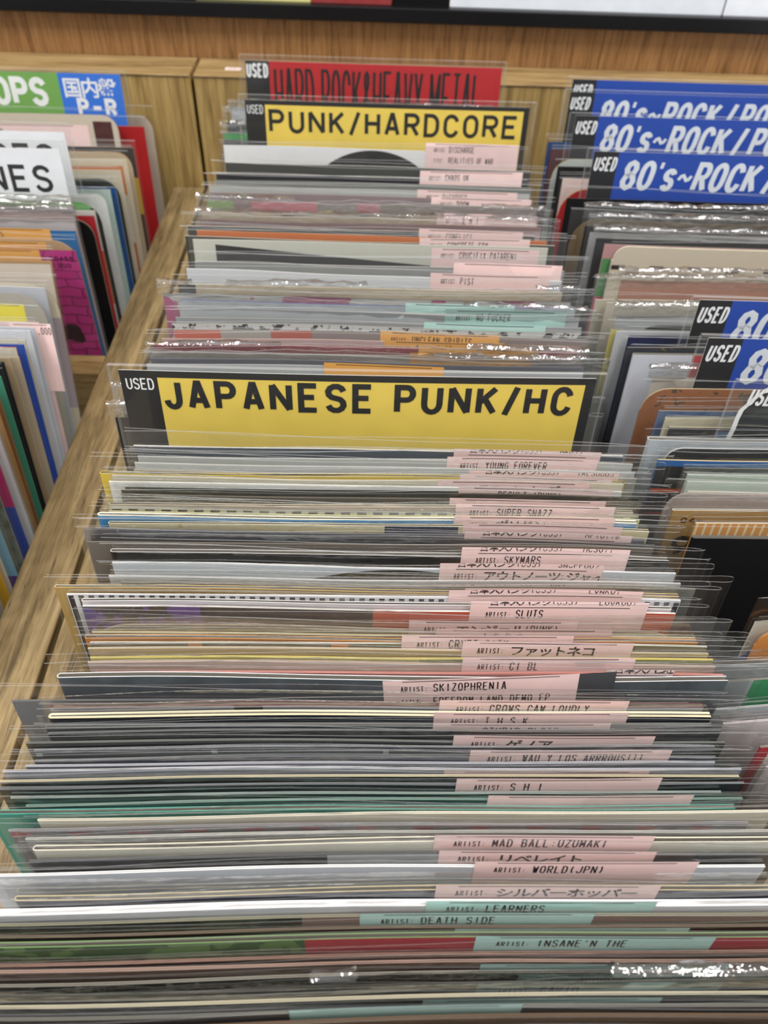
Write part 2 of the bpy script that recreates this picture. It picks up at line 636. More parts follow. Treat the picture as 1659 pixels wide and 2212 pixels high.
bin_unit(-0.62, -0.1306, 'oak wooden record bin on the left with a cross rail', FLOOR_L, cross=(0.3815, 0.3995))
bin_unit(-0.1281, 0.40, 'oak wooden record bin holding the yellow and the blue dividers', FLOOR_M)

# black display shelf on the wall, and what stands on it
SH_B, SH_T = at_y(830, 50, WALL_Y - .012).z, at_y(830, 16, WALL_Y - .012).z
mb = MB(); mb.box((-.9, -0.012, 0), (.9, 0.0, SH_T - SH_B), BLACK_METAL)
sh = mb.build('display_shelf', bevel=.0008)
sh.location = (0, WALL_Y, Z(SH_B))
tag(sh, 'long black display ledge fixed to the wood wall above the bins', 'shelf')
SHELF_Y = WALL_Y - .0005


def shelf_cover(x0, x1, name, label, mat, h=0.18, d=0.003, group=None):
    X0 = at_y(x0, 20, SHELF_Y).x
    X1 = at_y(x1, 20, SHELF_Y).x
    b = MB()
    b.box((-(X1 - X0) / 2, -d, 0), ((X1 - X0) / 2, 0, h), mat)
    o = b.build(name)
    o.location = ((X0 + X1) / 2, WALL_Y - .0015, Z(SH_T))
    o.rotation_euler = (0, 0, 0)
    return tag(o, label, 'record cover', group)


shelf_cover(-160, 424, 'record_cover', 'black record cover standing on the ledge at its left end', solid('#0c0c0e', .3))
shelf_cover(428, 845, 'record_cover', 'dark red, white and yellow cover standing on the black ledge', art(('bands', '#d9d48a', [(12, '#8e2424'), (75, '#c9b8b0'), (105, '#8a2626'), (150, '#a02828')])))
shelf_cover(849, 966, 'record_cover', 'narrow black cover standing on the ledge beside the white one', solid('#08080a', .3))
shelf_cover(970, 1557, 'record_cover', 'wide plain white cover standing on the black ledge', solid('#dfe3e8', .35))
shelf_cover(1561, 2100, 'record_cover', 'white cover standing on the ledge, cut by the photo edge', solid('#e8ebef', .35))

pz = at_z(504, 149, LEDGE_Z + .0017)
mb = MB(); mb.box((-.006, -.003, 0), (.006, .003, .0002), solid('#e4d2ce', .6)); mb.box((-.004, -.0006, .0002), (.003, .0004, .00023), solid('#b86a6a', .6))
st = mb.build('sticker')
st.location = (pz.x, min(pz.y, WALL_Y - .005), Z(LEDGE_Z + .0017))
tag(st, 'small pale sticker on the wooden ledge left of the red divider', 'sticker')

# ------------------------------------------------------------------ records
LEAN = math.radians(6.0)
UPR = Vector((0, math.sin(LEAN), math.cos(LEAN)))       # along a leaning record, upwards
ORD = ('first second third fourth fifth sixth seventh eighth ninth tenth eleventh twelfth thirteenth fourteenth fifteenth sixteenth '
       'seventeenth eighteenth nineteenth').split()
TENS = {2: 'twent', 3: 'thirt', 4: 'fort', 5: 'fift', 6: 'sixt', 7: 'sevent', 8: 'eight', 9: 'ninet'}


def ordinal(n):
    if n < 20:
        return ORD[n - 1]
    if n >= 100:
        return 'hundredth' if n == 100 else 'hundred-and-' + ordinal(n - 100)
    t, u = divmod(n, 10)
    return TENS[t] + ('ieth' if u == 0 else 'y-' + ORD[u - 1])


def make_wave(rng, amp, slope, Y, h):
    """neighbouring records bend alike; only their top edges differ"""
    k1, p2 = rng.uniform(14, 30), rng.uniform(0, 6.28)
    k3, p3 = rng.uniform(45, 75), rng.uniform(0, 6.28)

    def y(x, z):
        s = max(0.0, z / h)
        return s * s * (.0009 * math.sin(15 * x + 9 * Y) + .00035 * math.sin(42 * x + 31 * Y))

    def dz(x, z):
        s = max(0.0, min(1.2, z / h))
        return s * (slope * x + amp * (.8 * math.sin(k1 * x + p2) + .25 * math.sin(k3 * x + p3)))
    return y, dz


def plan_u(w, gap, seg=18, x_loop='left', bulge=0.0, ext=0.0, fine=0.0):
    """plan of a folded sheet, from one free end round the fold to the other"""
    r = gap / 2
    xs = [-w / 2 + w * i / seg for i in range(seg + 1)]
    if fine:
        xs = sorted([x for x in xs if abs(x) < w / 2 - fine * 1.05] + [sg * (w / 2 - fine * q) for sg in (-1, 1) for q in (0, .06, .14, .25, .4, .55, .75, 1.0)])
    front = [(x, -r) for x in xs]
    back = [(x, r) for x in xs]
    if x_loop == 'left':
        arc = [(-w / 2 - r * math.sin(math.radians(a)), -r * math.cos(math.radians(a))) for a in (36, 72, 108, 144)]
        return front[::-1] + arc + back
    rr = r + bulge
    arc = []
    n = 7
    for i in range(n + 1):                     # teardrop-shaped loop of plastic past the record's right edge
        q = i / n
        ang = math.pi * (q - .5)
        px = w / 2 + ext * (math.cos(ang) ** .7)
        py = math.sin(ang) * (r + (rr - r) * math.cos(ang))
        arc.append((px, py))
    return front[:-1] + arc + back[::-1][1:]


def jacket_mesh(face_mat, rim_mat, in_mat, w, h, gap, th, wave, top_round=0.0):
    wy, wz = wave
    pts = plan_u(w, gap, 16, fine=top_round)
    n = len(pts)
    nor = []
    for i in range(n):
        a, b = pts[max(0, i - 1)], pts[min(n - 1, i + 1)]
        dx, dy = b[0] - a[0], b[1] - a[1]
        l = math.hypot(dx, dy) or 1
        nor.append((dy / l, -dx / l))
    # outside lies away from the fold's middle: front side is -y
    if nor[0][1] > 0:
        nor = [(-a, -b) for a, b in nor]
    outer = [(p[0] + q[0] * th / 2, p[1] + q[1] * th / 2) for p, q in zip(pts, nor)]
    inner = [(p[0] - q[0] * th / 2, p[1] - q[1] * th / 2) for p, q in zip(pts, nor)]
    zs = [0, h * .4, h * .7, h * .88] + ([h - top_round, h - top_round * .6, h - top_round * .3] if top_round and top_round < h * .1 else []) + [h]

    def P(p, z):
        zz = z
        if top_round and z > h - top_round - 1e-6:
            e = min(p[0] + w / 2, w / 2 - p[0])
            if e < top_round:
                k = top_round - e
                zz = min(z, h - (top_round - math.sqrt(max(0, top_round ** 2 - k * k))))
        return (p[0], p[1] + wy(p[0], zz), zz + wz(p[0], zz))
    b = MB()
    b.grid([[P(p, z) for p in outer] for z in zs][::-1], face_mat)
    b.grid([[P(p, z) for p in inner] for z in zs], in_mat)
    b.grid([[P(p, h) for p in inner], [P(p, h) for p in outer]], rim_mat)
    for e, fl in ((0, 0), (-1, 1)):
        b.grid([[P(inner[e], z), P(outer[e], z)] for z in zs], rim_mat)
    return b


def sleeve_mesh(w, h, gap, wave, rng, crinkle=False, ext=0.006, bulge=0.0015, x_off=0.0, milky=0.25, flap=((0, 1),)):
    wy, wz = wave
    pts = plan_u(w, gap, 22, 'right', bulge, ext)
    n = len(pts)
    ph = [rng.uniform(0, 6.28) for _ in range(4)]
    amp = rng.uniform(.00008, .0002)
    rim = .00026
    zs = [0.001, h * .45, h * .75, h * .9, h * .965, h - rim, h]
    slope = rng.uniform(-.014, .014)
    kz, az = rng.uniform(18, 42), rng.uniform(.0003, .0011)

    def P(i, p, z):
        k = max(0, (z - h * .8) / (h * .2))
        side = -1 if i < n / 2 else 1
        y = p[1] + wy(p[0] + x_off, z) + k * amp * (math.sin(p[0] * 38 + ph[0] + side) + .5 * math.sin(p[0] * 90 + ph[1] + 2 * side))
        zz = z + wz(p[0] + x_off, z) + (k * slope * p[0] if z > h * .8 else 0) + k * (az * math.sin(p[0] * kz + ph[2] + side * .9) + .00025 * math.sin(p[0] * 70 + ph[3] + side))
        if crinkle and z > h * .9:
            y += k * rng.uniform(-.0003, .0003)
            zz += rng.uniform(-.0006, .0006)
        return (p[0] + x_off, y, zz)
    b = MB()
    rows = [[P(i, p, z) for i, p in enumerate(pts)] for z in zs[:-1]]
    top = [(p[0], p[1], p[2] + rim) for p in rows[-1]]
    b.grid(rows, FILM_MILKY if crinkle or rng.random() < milky else FILM, FILM_CRINKLED if crinkle else None)
    b.grid([rows[-1], top], FILM_RIM)
    if crinkle:            # the closing flap: crumpled film folded back over the opening
        m = 34
        for f0, f1 in flap:
            mm = max(4, int(m * (f1 - f0)))
            out = []
            for r, (dy, dzz) in enumerate(((0, .0001), (.0010, .0010), (.0021, .0013), (.0031, .0009), (.0038, -.0002), (.0040, -.0016))):
                row = []
                for i in range(mm + 1):
                    x = -w / 2 + w * (f0 + (f1 - f0) * i / mm)
                    j = .0008 if r else .0
                    row.append((x + x_off + rng.uniform(-j, j), -gap / 2 + wy(x, h) + dy * .8 + rng.uniform(-j, j) * .6, h + wz(x, h) + slope * x + dzz + rng.uniform(-j, j) * 1.3))
                out.append(row)
            b.grid(out, FILM_CRINKLED)
    return b


def label_mesh(w, h, col, layout, artist, title, code, wave, place):
    """pink price strip: place(x, z) maps the strip's own plane onto the jacket front"""
    wy, wz = wave
    b = MB()
    nx = 8
    xs = [w * i / nx for i in range(nx + 1)]
    def P(x, z, y=0.0):
        X, Zz = place(x, z)
        return (X, y + wy(X, Zz), Zz + wz(X, Zz))
    b.grid([[P(x, z) for x in xs] for z in (0, -h * .33, -h * .66, -h)], solid(col, .6))

    def line(txt, x, z, hh, ww, t, gap, sc=1.0):
        v, f, _ = text_faces(txt, hh, ww, t, gap, mono=True, size_cjk=hh * 1.25)
        f = [q for q in f if sum(z + v[i][1] for i in q) / len(q) < -.00005 and max(x + v[i][0] for i in q) < w]
        b.poly_mesh([P(x + a, min(z + c, 0), -.00006) for a, c in v], f, INK)

    def rule(z):
        b.grid([[P(w * .1 + (w * .8) * i / nx, z, -.00006) for i in range(nx + 1)], [P(w * .1 + (w * .8) * i / nx, z - .00028, -.00006) for i in range(nx + 1)]], INK)
    z = 0.0
    if layout == 'b':
        line('日本人パンク(055)', w * .1, -.0014, .0028, .0013, .00026, .0004)
        if code:
            line(code, w * .72, -.0014, .0026, .0013, .00026, .0004)
        rule(-.0025)
        z = -.0017
    elif layout == 'a':
        rule(-.0006)
    if artist:
        line('ARTIST:', w * .09, z - .0054, .0025, .00085, .00026, .0003)
        n = len(artist)
        avail = w * .62
        ww = min(.00137, avail / max(n, 1) * .76)
        line(artist, w * .09 + .0094, z - .0056, .0037, ww, .00036, ww * .3)
    if title:
        line('TITLE:', w * .09, z - .0115, .0025, .00085, .00026, .0003)
        ww = min(.00137, w * .62 / max(len(title), 1) * .76)
        line(title, w * .09 + .0094, z - .0118, .0036, ww, .00036, ww * .3)
    return b


def make_record(x_px, y_px, Y, floor, spec, rng, label, group, anchor='left', lean_at=None):
    """x_px, y_px: where one top corner is seen; Y: how far off the record stands; spec: dict of looks"""
    P0 = at_y(x_px, y_px, Y)
    w = spec.get('w', W7)
    if anchor == 'right':
        P0.x = min(P0.x, -.1574)
    cx = P0.x + (w / 2 if anchor == 'left' else -w / 2)
    lean = lean_at(Y) if lean_at else LEAN
    UPR = Vector((0, math.sin(lean), math.cos(lean)))
    h = (P0.z - floor - .0006) / math.cos(lean)
    gap, th = (spec['gap'] * .5 if 'gap' in spec else .0004), spec.get('th', .00024)
    base = Vector((cx, Y, P0.z)) - UPR * h
    rz = spec.get('rz', .004 * math.sin(Y * 30))
    # turn about the corner that was read off the photograph
    corner = Vector((-w / 2 if anchor == 'left' else w / 2, 0, 0))
    base += corner - Matrix.Rotation(rz, 3, 'Z') @ corner
    root = empty('seven_inch_record', (base.x, base.y, base.z + CAM_Z), (-lean, 0, rz))
    tag(root, label, 'record', group)
    wave = make_wave(rng, spec.get('amp', .0005), spec.get('slope', 0.0), Y, h)
    fm = art(spec['art'])
    rim = solid(spec.get('rim') or (spec['art'] if isinstance(spec['art'], str) else '#8a867c'), .7)
    inn = solid(spec.get('inner', '#8f897e'), .7)
    jacket_mesh(fm, rim, inn, w, h, gap, th, wave, spec.get('round', 0.0)).build('jacket', root, origin=(-w / 2, 0, h))
    if spec.get('sleeve', True):
        sh_ = h + spec.get('over', rng.uniform(.0035, .0075))
        ext = spec.get('ext', rng.uniform(.004, .0100) if anchor == 'left' else .0012)
        sleeve_mesh(w + (.005 if anchor == 'left' else .001), sh_, gap + th + .0006, wave, rng, spec.get('crinkle', False), ext, rng.uniform(.0004, .0007), milky=spec.get('milky', .15), flap=spec.get('flap', ((0, 1),))).build('plastic_sleeve', root, smooth=True)
    for txt, u_, d_, hh, ww, tt, cc in spec.get('words', ()):
        v, f, _ = text_faces(txt, hh, ww, tt, ww * .25)
        mbw = MB()
        yw = -(gap / 2 + th / 2 + .00008)
        mbw.poly_mesh([(-w / 2 + u_ + a, yw + wave[0](-w / 2 + u_ + a, h - d_ + c), h - d_ + c + wave[1](-w / 2 + u_ + a, h - d_ + c)) for a, c in v], f, solid(cc, .6))
        mbw.build('lettering', root)
    lb = spec.get('label')
    if lb:
        # (x_left, y_top, x_right, colour, layout, artist, title, code[, tilt])
        lx, ly, rx, lc, lay, a_, t_, cd = lb[:8]
        tilt = lb[8] if len(lb) > 8 else 0.0
        nrm = Vector((0, math.cos(lean), -math.sin(lean)))
        def on(x, y):
            d = ray(x, y)
            q = d * ((base - Vector((0, 0, 0))).dot(nrm) / d.dot(nrm))
            q = q - base
            return q.x, q.dot(UPR)
        ax, az = on(lx, ly)
        bx, _ = on(rx, ly + (rx - lx) * .008)
        lw = max(.02, bx - ax)
        ct, st = math.cos(tilt), math.sin(tilt)
        yy = -(gap / 2 + th / 2 + .00012)
        place = lambda x, z: (ax + x * ct - z * st, az + x * st + z * ct)
        wv = (lambda x, z: wave[0](x, z) + yy, wave[1])
        label_mesh(lw, .036, lc, lay, a_, t_, cd, wv, place).build('price_label', root)
        if 'patch' in spec:      # dark paper showing beside the strip
            pw, pc = spec['patch']
            place2 = lambda x, z: (ax + (lw + x) * ct - z * st, az + (lw + x) * st + z * ct)
            label_mesh(pw, .036, pc, 'n', None, None, None, wv, place2).build('dark_patch', root)
    return root


COLOURS = {
    'grey': '#77756f', 'light grey': '#b9bab6', 'dark grey': '#3d3e3c', 'black': '#17171a', 'white': '#dcdcd8', 'cream': '#d9cfb3',
    'beige': '#b9a98c', 'tan': '#b08f55', 'brown': '#5a4230', 'olive': '#6a6a48', 'slate': '#4a525c', 'navy': '#23283d', 'blue': '#1f82be',
    'yellow': '#d9b92f', 'orange': '#d97f3f', 'red': '#b3262a', 'pink': '#dba8a4', 'mauve': '#a58f94', 'green': '#2f6b45', 'teal': '#2b7367',
    'lilac': '#8f8f9c', 'dark green': '#1d3330', 'maroon': '#5b2229', 'mint': '#a8c9bd', 'magenta': '#a8246c', 'pale green': '#c4d3c4',
}

MID_Z = -0.195


def to_px(v):
    zc = v.dot(FWD)
    return IW / 2 + FPX * v.dot(RGT) / zc, IH / 2 - FPX * v.dot(UPV) / zc


def row_of(items, x_side, where, group, seed, z_top, floor, anchor, forward=True, fill=0.0, fill_cols=('grey', 'dark grey', 'light grey', 'beige'), blocks=(), lean_at=None, room=1.0):
    """items: (x, y, colour word, spec), looked at from the back to the front; blocks: distances at which dividers stand.
    Distances come from the usual height of the tops and are then spread so that nothing cuts through its neighbour."""
    rng = random.Random(seed)
    rows = []
    base_milky = .35 if seed == 23 else .15
    for it in sorted(items, key=lambda i: i[1]):
        x, y, colour, spec = it
        spec = dict(spec)
        rows.append([spec.pop('Y', None) or at_z(x, y, z_top).y, x, y, colour, spec])
    if fill:
        extra = []
        for a, b in zip(rows, rows[1:]):
            n = min(2, int((a[0] - b[0]) / fill) - 1) if a[0] - b[0] < .024 else 0
            for j in range(n):
                yb = a[0] + (b[0] - a[0]) * (j + 1) / (n + 1)
                px, py = to_px(Vector((x_side + rng.uniform(-.003, .003), yb, z_top - rng.uniform(.003, .007))))
                extra.append([yb, px, py, rng.choice(fill_cols), dict(over=rng.uniform(.006, .010), milky=.6)])
        rows += extra
    rows.sort(key=lambda r: -r[0])

    def thick(r):
        sp = r[4]
        return (sp['gap'] * .5 if 'gap' in sp else .0004) + sp.get('th', .00024) + .0013 + (.002 if sp.get('crinkle') else 0)
    allr = [[r[0], thick(r), 0, r] for r in rows] + [[b, .0135, 1, None] for b in blocks]
    allr.sort(key=lambda r: -r[0])
    for _ in range(4000):
        moved = False
        for a, b in zip(allr, allr[1:]):
            need = ((a[1] + b[1]) / 2 + .0002) * room
            lack = need - (a[0] - b[0])
            if lack > 1e-6:
                moved = True
                fa, fb = (0, 1) if a[2] else ((1, 0) if b[2] else (.5, .5))
                if a[2] and b[2]:
                    continue
                a[0] += lack * fa
                b[0] -= lack * fb
        if not moved:
            break
    n = len(rows)
    k = 0
    for Yq, _t, blk, r in allr:
        if blk:
            continue
        num = k + 1 if forward else n - k
        k += 1
        _, x, y, colour, spec = r
        spec.setdefault('milky', base_milky)
        spec.setdefault('art', COLOURS.get(colour.split('|')[0], '#777777'))
        cname = colour.split('|')[-1]
        dl = {PINK: ' with pink price strip', MINT: ' with mint price strip', ORANGE: ' with orange price strip', '#e6da48': ' with yellow price strip'}
        extra = dl[spec['label'][3]] if spec.get('label') else ''
        lab = spec.pop('name', None) or f'{cname} sleeve{extra}, {ordinal(num)} {where}'
        make_record(x, y, Yq, floor, spec, rng, lab, group, anchor, lean_at)


PK = lambda x, y, r, a=None, t=None, c=None, lay='a', col=PINK, tilt=0.0: (x, y, r, col, lay, a, t, c, tilt)
W = '#e4e4e2'

front = [
    (290, 966, 'slate', dict(rim='#e8e6e0', label=PK(982, 969, 1300, None, None, 'HR055', 'b'), ext=.006)),
    (298, 986, 'light grey', dict(crinkle=False, label=PK(967, 989, 1292, 'YOUNG FOREVER'))),
    (292, 1003, 'light grey|pale grey', dict(art='#c9cbc8')),
    (290, 1017, 'beige|grey-beige', dict(art='#b5b0a2', label=PK(1014, 1018, 1338, None, None, 'TRES0005', 'b'))),
    (219, 1023, 'yellow', dict(w=.188, gap=.0022, inner='#2a2a28', rim='#d8b932', label=PK(994, 1027, 1322))),
    (243, 1030, 'cream', dict(art='#d6cdb6', rim='#e2dac2', label=PK(946, 1039, 1275, 'ラフィンノーズ'))),
    (236, 1043, 'white', dict(art=('rows', '#dddbd4', [(2.0, 5, 170, '#26241f')]), rim='#eceae4', label=PK(992, 1050, 1325, 'RESULT (PUNK)'))),
    (262, 1060, 'dark grey', dict(art='#34342e')),
    (262, 1069, 'brown|grey-brown', dict(art='#5f594f', label=PK(972, 1076, 1310))),
    (237, 1088, 'cream|pinkish cream', dict(art='#cbb8a6', rim='#e6d6ba', gap=.002)),
    (240, 1096, 'cream|black-dashed cream', dict(art=('dashes', '#d8d0b0', '#22221f', 5.6, .58, .8, 2.0), label=PK(986, 1089, 1330, 'SUPER SNAZZ', None, 'LO1174'))),
    (236, 1106, 'cream|pale yellow', dict(art='#cfcb9e')),
    (215, 1112, 'blue', dict(art='#1c86c0', rim='#e4dfc8', gap=.0026, th=.0006, label=PK(981, 1113, 1328, 'ポリドン', None, 'SSRC0002'))),
    (236, 1129, 'cream|stained cream', dict(art=('noise', '#d9cba0', '#c6ac74', 60, .62, [(92, '#2b2e44'), (117, '#d9cba0')]), rim='#e6ddba', gap=.002, label=PK(1000, 1133, 1345))),
    (180, 1146, 'lilac|smoky lilac', dict(art='#6b6b70', w=.188, label=PK(1004, 1149, 1367, 'ミミレミミ', None, 'HFY0118', 'b'))),
    (195, 1157, 'dark grey', dict(art='#434447', w=.188)),
    (188, 1170, 'brown|smoky brown', dict(art='#6d665d', w=.187)),
    (243, 1191, 'black', dict(art='#141413', rim='#d8d8d8', gap=.003, amp=.0003, label=PK(998, 1181, 1362, 'SKYMARS', None, 'MCS011', 'b'))),
    (243, 1219, 'white', dict(art=('disc', '#c9d0d6', '#0d0e10', 91, 87.5, 86.5), rim='#e6eaee', amp=.0009, sleeve=True, label=PK(951, 1215, 1307, 'アウトノーツ:ジャイアン', 'トハイスタックス', 'SNUFF007', 'b'))),
    (236, 1246, 'light grey', dict(art='#b7b7b2', rim='#dedede', label=PK(930, 1262, 1290, None, None, 'NG3', 'b'))),
    (262, 1258, 'grey|pencil-drawn grey', dict(art=('photo', '#8d8b80', '#5b5f5c', 70))),
    (122, 1268, 'tan', dict(art='#a98a4e', rim='#d8b973', gap=.0022, w=.195, label=PK(1005, 1268, 1330))),
    (145, 1282, 'white|black-striped white', dict(art=('stripes', '#e6e6ea', '#15151c', 3.1, .55, .7), rim='#f0f0f2', w=.191, label=PK(970, 1276, 1390, None, None, 'LVNK01', 'b'))),
    (180, 1298, 'white|pinkish white', dict(art='#e2d8da', rim='#f2f0f0', gap=.002)),
    (180, 1311, 'purple|purple and orange-red', dict(art=('noise', '#25221f', '#5b3a86', 48, .52, [(35, '#26231e'), (88, '#c4563c')]), rim='#ecebe6', label=PK(1018, 1298, 1404, 'SLUTS', None, 'LOVR001', 'b'))),
    (187, 1352, 'beige', dict(art='#b4a590', amp=.0009, round=.012, label=PK(884, 1338, 1250, 'エンジェル(PUNK)'))),
    (200, 1366, 'olive', dict(art='#7d7446', rim='#d9cfa8', label=PK(942, 1357, 1325, 'A.R.B.S'))),
    (188, 1375, 'orange', dict(art='#cf8340', rim='#d99a58', gap=.0024)),
    (196, 1386, 'olive|orange-patched olive', dict(art=('bands', '#6b6c58', [(28, '#d0945a'), (32, '#6b6c58'), (70, '#d98a45'), (75, '#70704f')]), rim='#d8d8d0', label=PK(868, 1374, 1240, 'CRYPT CITY'))),
    (192, 1400, 'tan|pale tan', dict(art='#b9a07a', rim='#cfc4ac', label=PK(1000, 1386, 1372, 'ファットネコ'))),
    (196, 1417, 'yellow|yellow-edged beige', dict(art=('bands', '#c8bb62', [(95, '#8f8f4e')]), rim='#dfd36a')),
    (192, 1430, 'pink|pinkish beige', dict(art='#c9b3a6', label=PK(1000, 1421, 1375, 'CI BL'))),
    (205, 1450, 'red|red-edged pink', dict(art='#c8827a', rim='#d98a80', label=PK(1310, 1450, 1458, None, None, 'E202', 'b'))),
    (132, 1460, 'slate', dict(art=('photo', '#3a4248', '#4c555b', 60), rim='#e4e8ec', gap=.003, w=.19, amp=.0009, over=.007, patch=(.0105, '#47474a'), label=PK(826, 1467, 1248, 'SKIZOPHRENIA', 'FREEDOM LAND DEMO EP', None, 'a', PINK, .075))),
    (30, 1513, 'grey|smoky grey', dict(art='#66686a', w=.191, amp=.0007)),
    (110, 1520, 'maroon|maroon-edged grey', dict(art=('bands', '#83838c', [(50, '#33343a'), (58, '#8b8b93')]), rim='#6b2b33', gap=.002, label=PK(950, 1513, 1360, 'CROWS CAW LOUDLY'))),
    (112, 1541, 'black|cream-edged black', dict(art='#161a22', rim='#d9cfae', gap=.0022, th=.0007, label=PK(938, 1537, 1358, 'T.H.S.K'))),
    (104, 1565, 'black', dict(art='#1a1c1f', rim='#6b7074', gap=.002, label=PK(936, 1561, 1320, 'STUPID PLOTS'))),
    (106, 1577, 'black|charcoal', dict(art='#222424', rim='#6b6d6e')),
    (60, 1601, 'dark grey|charcoal', dict(art='#2d2e2c', w=.189, rim='#70726e', label=PK(981, 1589, 1418, 'ゲノア'))),
    (76, 1613, 'slate|white-dotted slate', dict(art=('dashes', '#33373d', '#aeb2ae', 46, .035, 1.5, 3.2), rim='#7c8288')),
    (78, 1636, 'slate|blue-grey', dict(art='#4a4f60', rim='#6b7074', label=PK(1017, 1623, 1453, 'WAU Y LOS ARRROUS!!!'))),
    (60, 1649, 'lilac', dict(art='#6a6d7a', rim='#b4b6be')),
    (12, 1661, 'lilac|pale lilac', dict(art='#8e909c', rim='#c9cad2', w=.193, label=PK(960, 1664, 1405, 'COCKNEY COCKS'))),
    (4, 1679, 'dark grey|cream-edged dark', dict(art='#22231f', rim='#d2c7a6', w=.192)),
    (2, 1696, 'black|greenish black', dict(art='#1c2428', rim='#6b7074', w=.192, label=PK(988, 1682, 1432, 'S.H.I'))),
    (28, 1716, 'dark green', dict(art='#26403c', rim='#8a9a96')),
    (60, 1731, 'dark green|dull green', dict(art='#2c4a44', rim='#6f8c84', label=PK(1056, 1721, 1500))),
    (-20, 1748, 'teal', dict(art='#2e8374', rim='#4f9a8c', w=.187, gap=.002, label=PK(900, 1750, 1350, '日本のインディー'))),
    (86, 1762, 'cream', dict(art='#c9c2ae', rim='#dcd6c4', amp=.0009)),
    (24, 1785, 'lilac|red-dotted grey', dict(art=('dashes', '#6c6a6e', '#8e4a52', 14, .35, .9, 2.6), rim='#8a888c')),
    (60, 1802, 'grey', dict(art='#8f8f8c', rim='#b0b0ac')),
    (80, 1822, 'cream|creamy white', dict(art='#cfcabc', rim='#e8e2cc', w=.19, gap=.0022, label=PK(940, 1806, 1415, 'MAD BALL:UZUMAKI', None, 'DEVO12'))),
    (70, 1853, 'black|half-black grey', dict(art=('bands', '#2f3032', [(70, '#a4a6a6'), (108, '#2b2d2f')]), rim='#55575a', label=PK(950, 1842, 1420, 'リベレイト'))),
    (-30, 1881, 'white|glossy white', dict(milky=0.0, art='#c3c6ca', rim='#f0f0f0', w=.187, over=.006, label=PK(1028, 1865, 1512, 'WORLD(JPN)'))),
    (40, 1930, 'navy', dict(art='#2b3046', rim='#c2b48c', gap=.002, label=PK(943, 1915, 1427, 'シルバーホッパー'))),
    (-40, 1962, 'white', dict(art='#d9dade', rim='#f2f2f2', w=.187, th=.0012, label=PK(922, 1946, 1420, 'LEARNERS', None, 'KRV0012', 'a', MINT))),
    (-60, 1990, 'dark green|green photographic', dict(art=('noise', '#3c4630', '#1b2418', 40, .48, [(75, '#8c7468')]), w=.187, rim='#8f8d78', label=PK(778, 1978, 1285, 'DEATH SIDE', None, None, 'a', MINT))),
    (-50, 2014, 'brown|dark brown', dict(art='#30241f', w=.187, rim='#6b5a4e', label=PK(985, 2009, 1490, None, None, None, 'a', MINT))),
    (-80, 2034, 'green|green and red', dict(art=('noise', '#5f7f4a', '#3c5c34', 45, .5, [(76, '#b23a44')]), w=.188, rim='#6f8a5c', gap=.002, label=PK(1030, 2024, 1548, "INSANE'N THE", None, None, 'a', MINT))),
    (-60, 2074, 'maroon|reddish brown', dict(art='#4a2a26', w=.187, rim='#8d6a5c')),
    (-60, 2091, 'brown|brown and pink', dict(art='#6d5648', w=.187, rim='#a98a7c', label=PK(1040, 2087, 1580, None, None, None, 'a', MINT))),
    (-80, 2118, 'grey|black-speckled grey', dict(art=('noise', '#3a3a36', '#8a897c', 220, .6), w=.187, label=PK(1122, 2112, 1660, 'NUMBER', None, None, 'a', MINT))),
    (-80, 2142, 'olive|olive-grey', dict(crinkle=True, flap=((.40, .45), (.74, .93)), over=.004, art='#5a594c', w=.187, label=PK(1033, 2130, 1560, 'CARIO', None, None, 'a', MINT))),
    (-90, 2166, 'black|cream-edged black', dict(art='#24262a', rim='#c9c2a8', w=.187, label=PK(915, 2162, 1430, None, None, None, 'a', MINT))),
    (-100, 2192, 'dark grey|charcoal', dict(art='#2e3034', w=.187, rim='#7a7a72', label=PK(625, 2176, 1130, None, None, None, 'a', MINT))),
    (-120, 2216, 'brown', dict(art='#5b4632', w=.187)),
    (-130, 2246, 'dark grey', dict(art='#3a3a3c', w=.187)),
    (-140, 2276, 'grey', dict(art='#6a6a68', w=.187)),
    (-150, 2310, 'brown|grey-brown', dict(art='#4f463e', w=.187)),
]
KEYM = [-0.086]
row_of(front, -0.086, 'in front of the large yellow divider', 'records in front of the large yellow divider', 11, MID_Z, FLOOR_M, 'left', True)

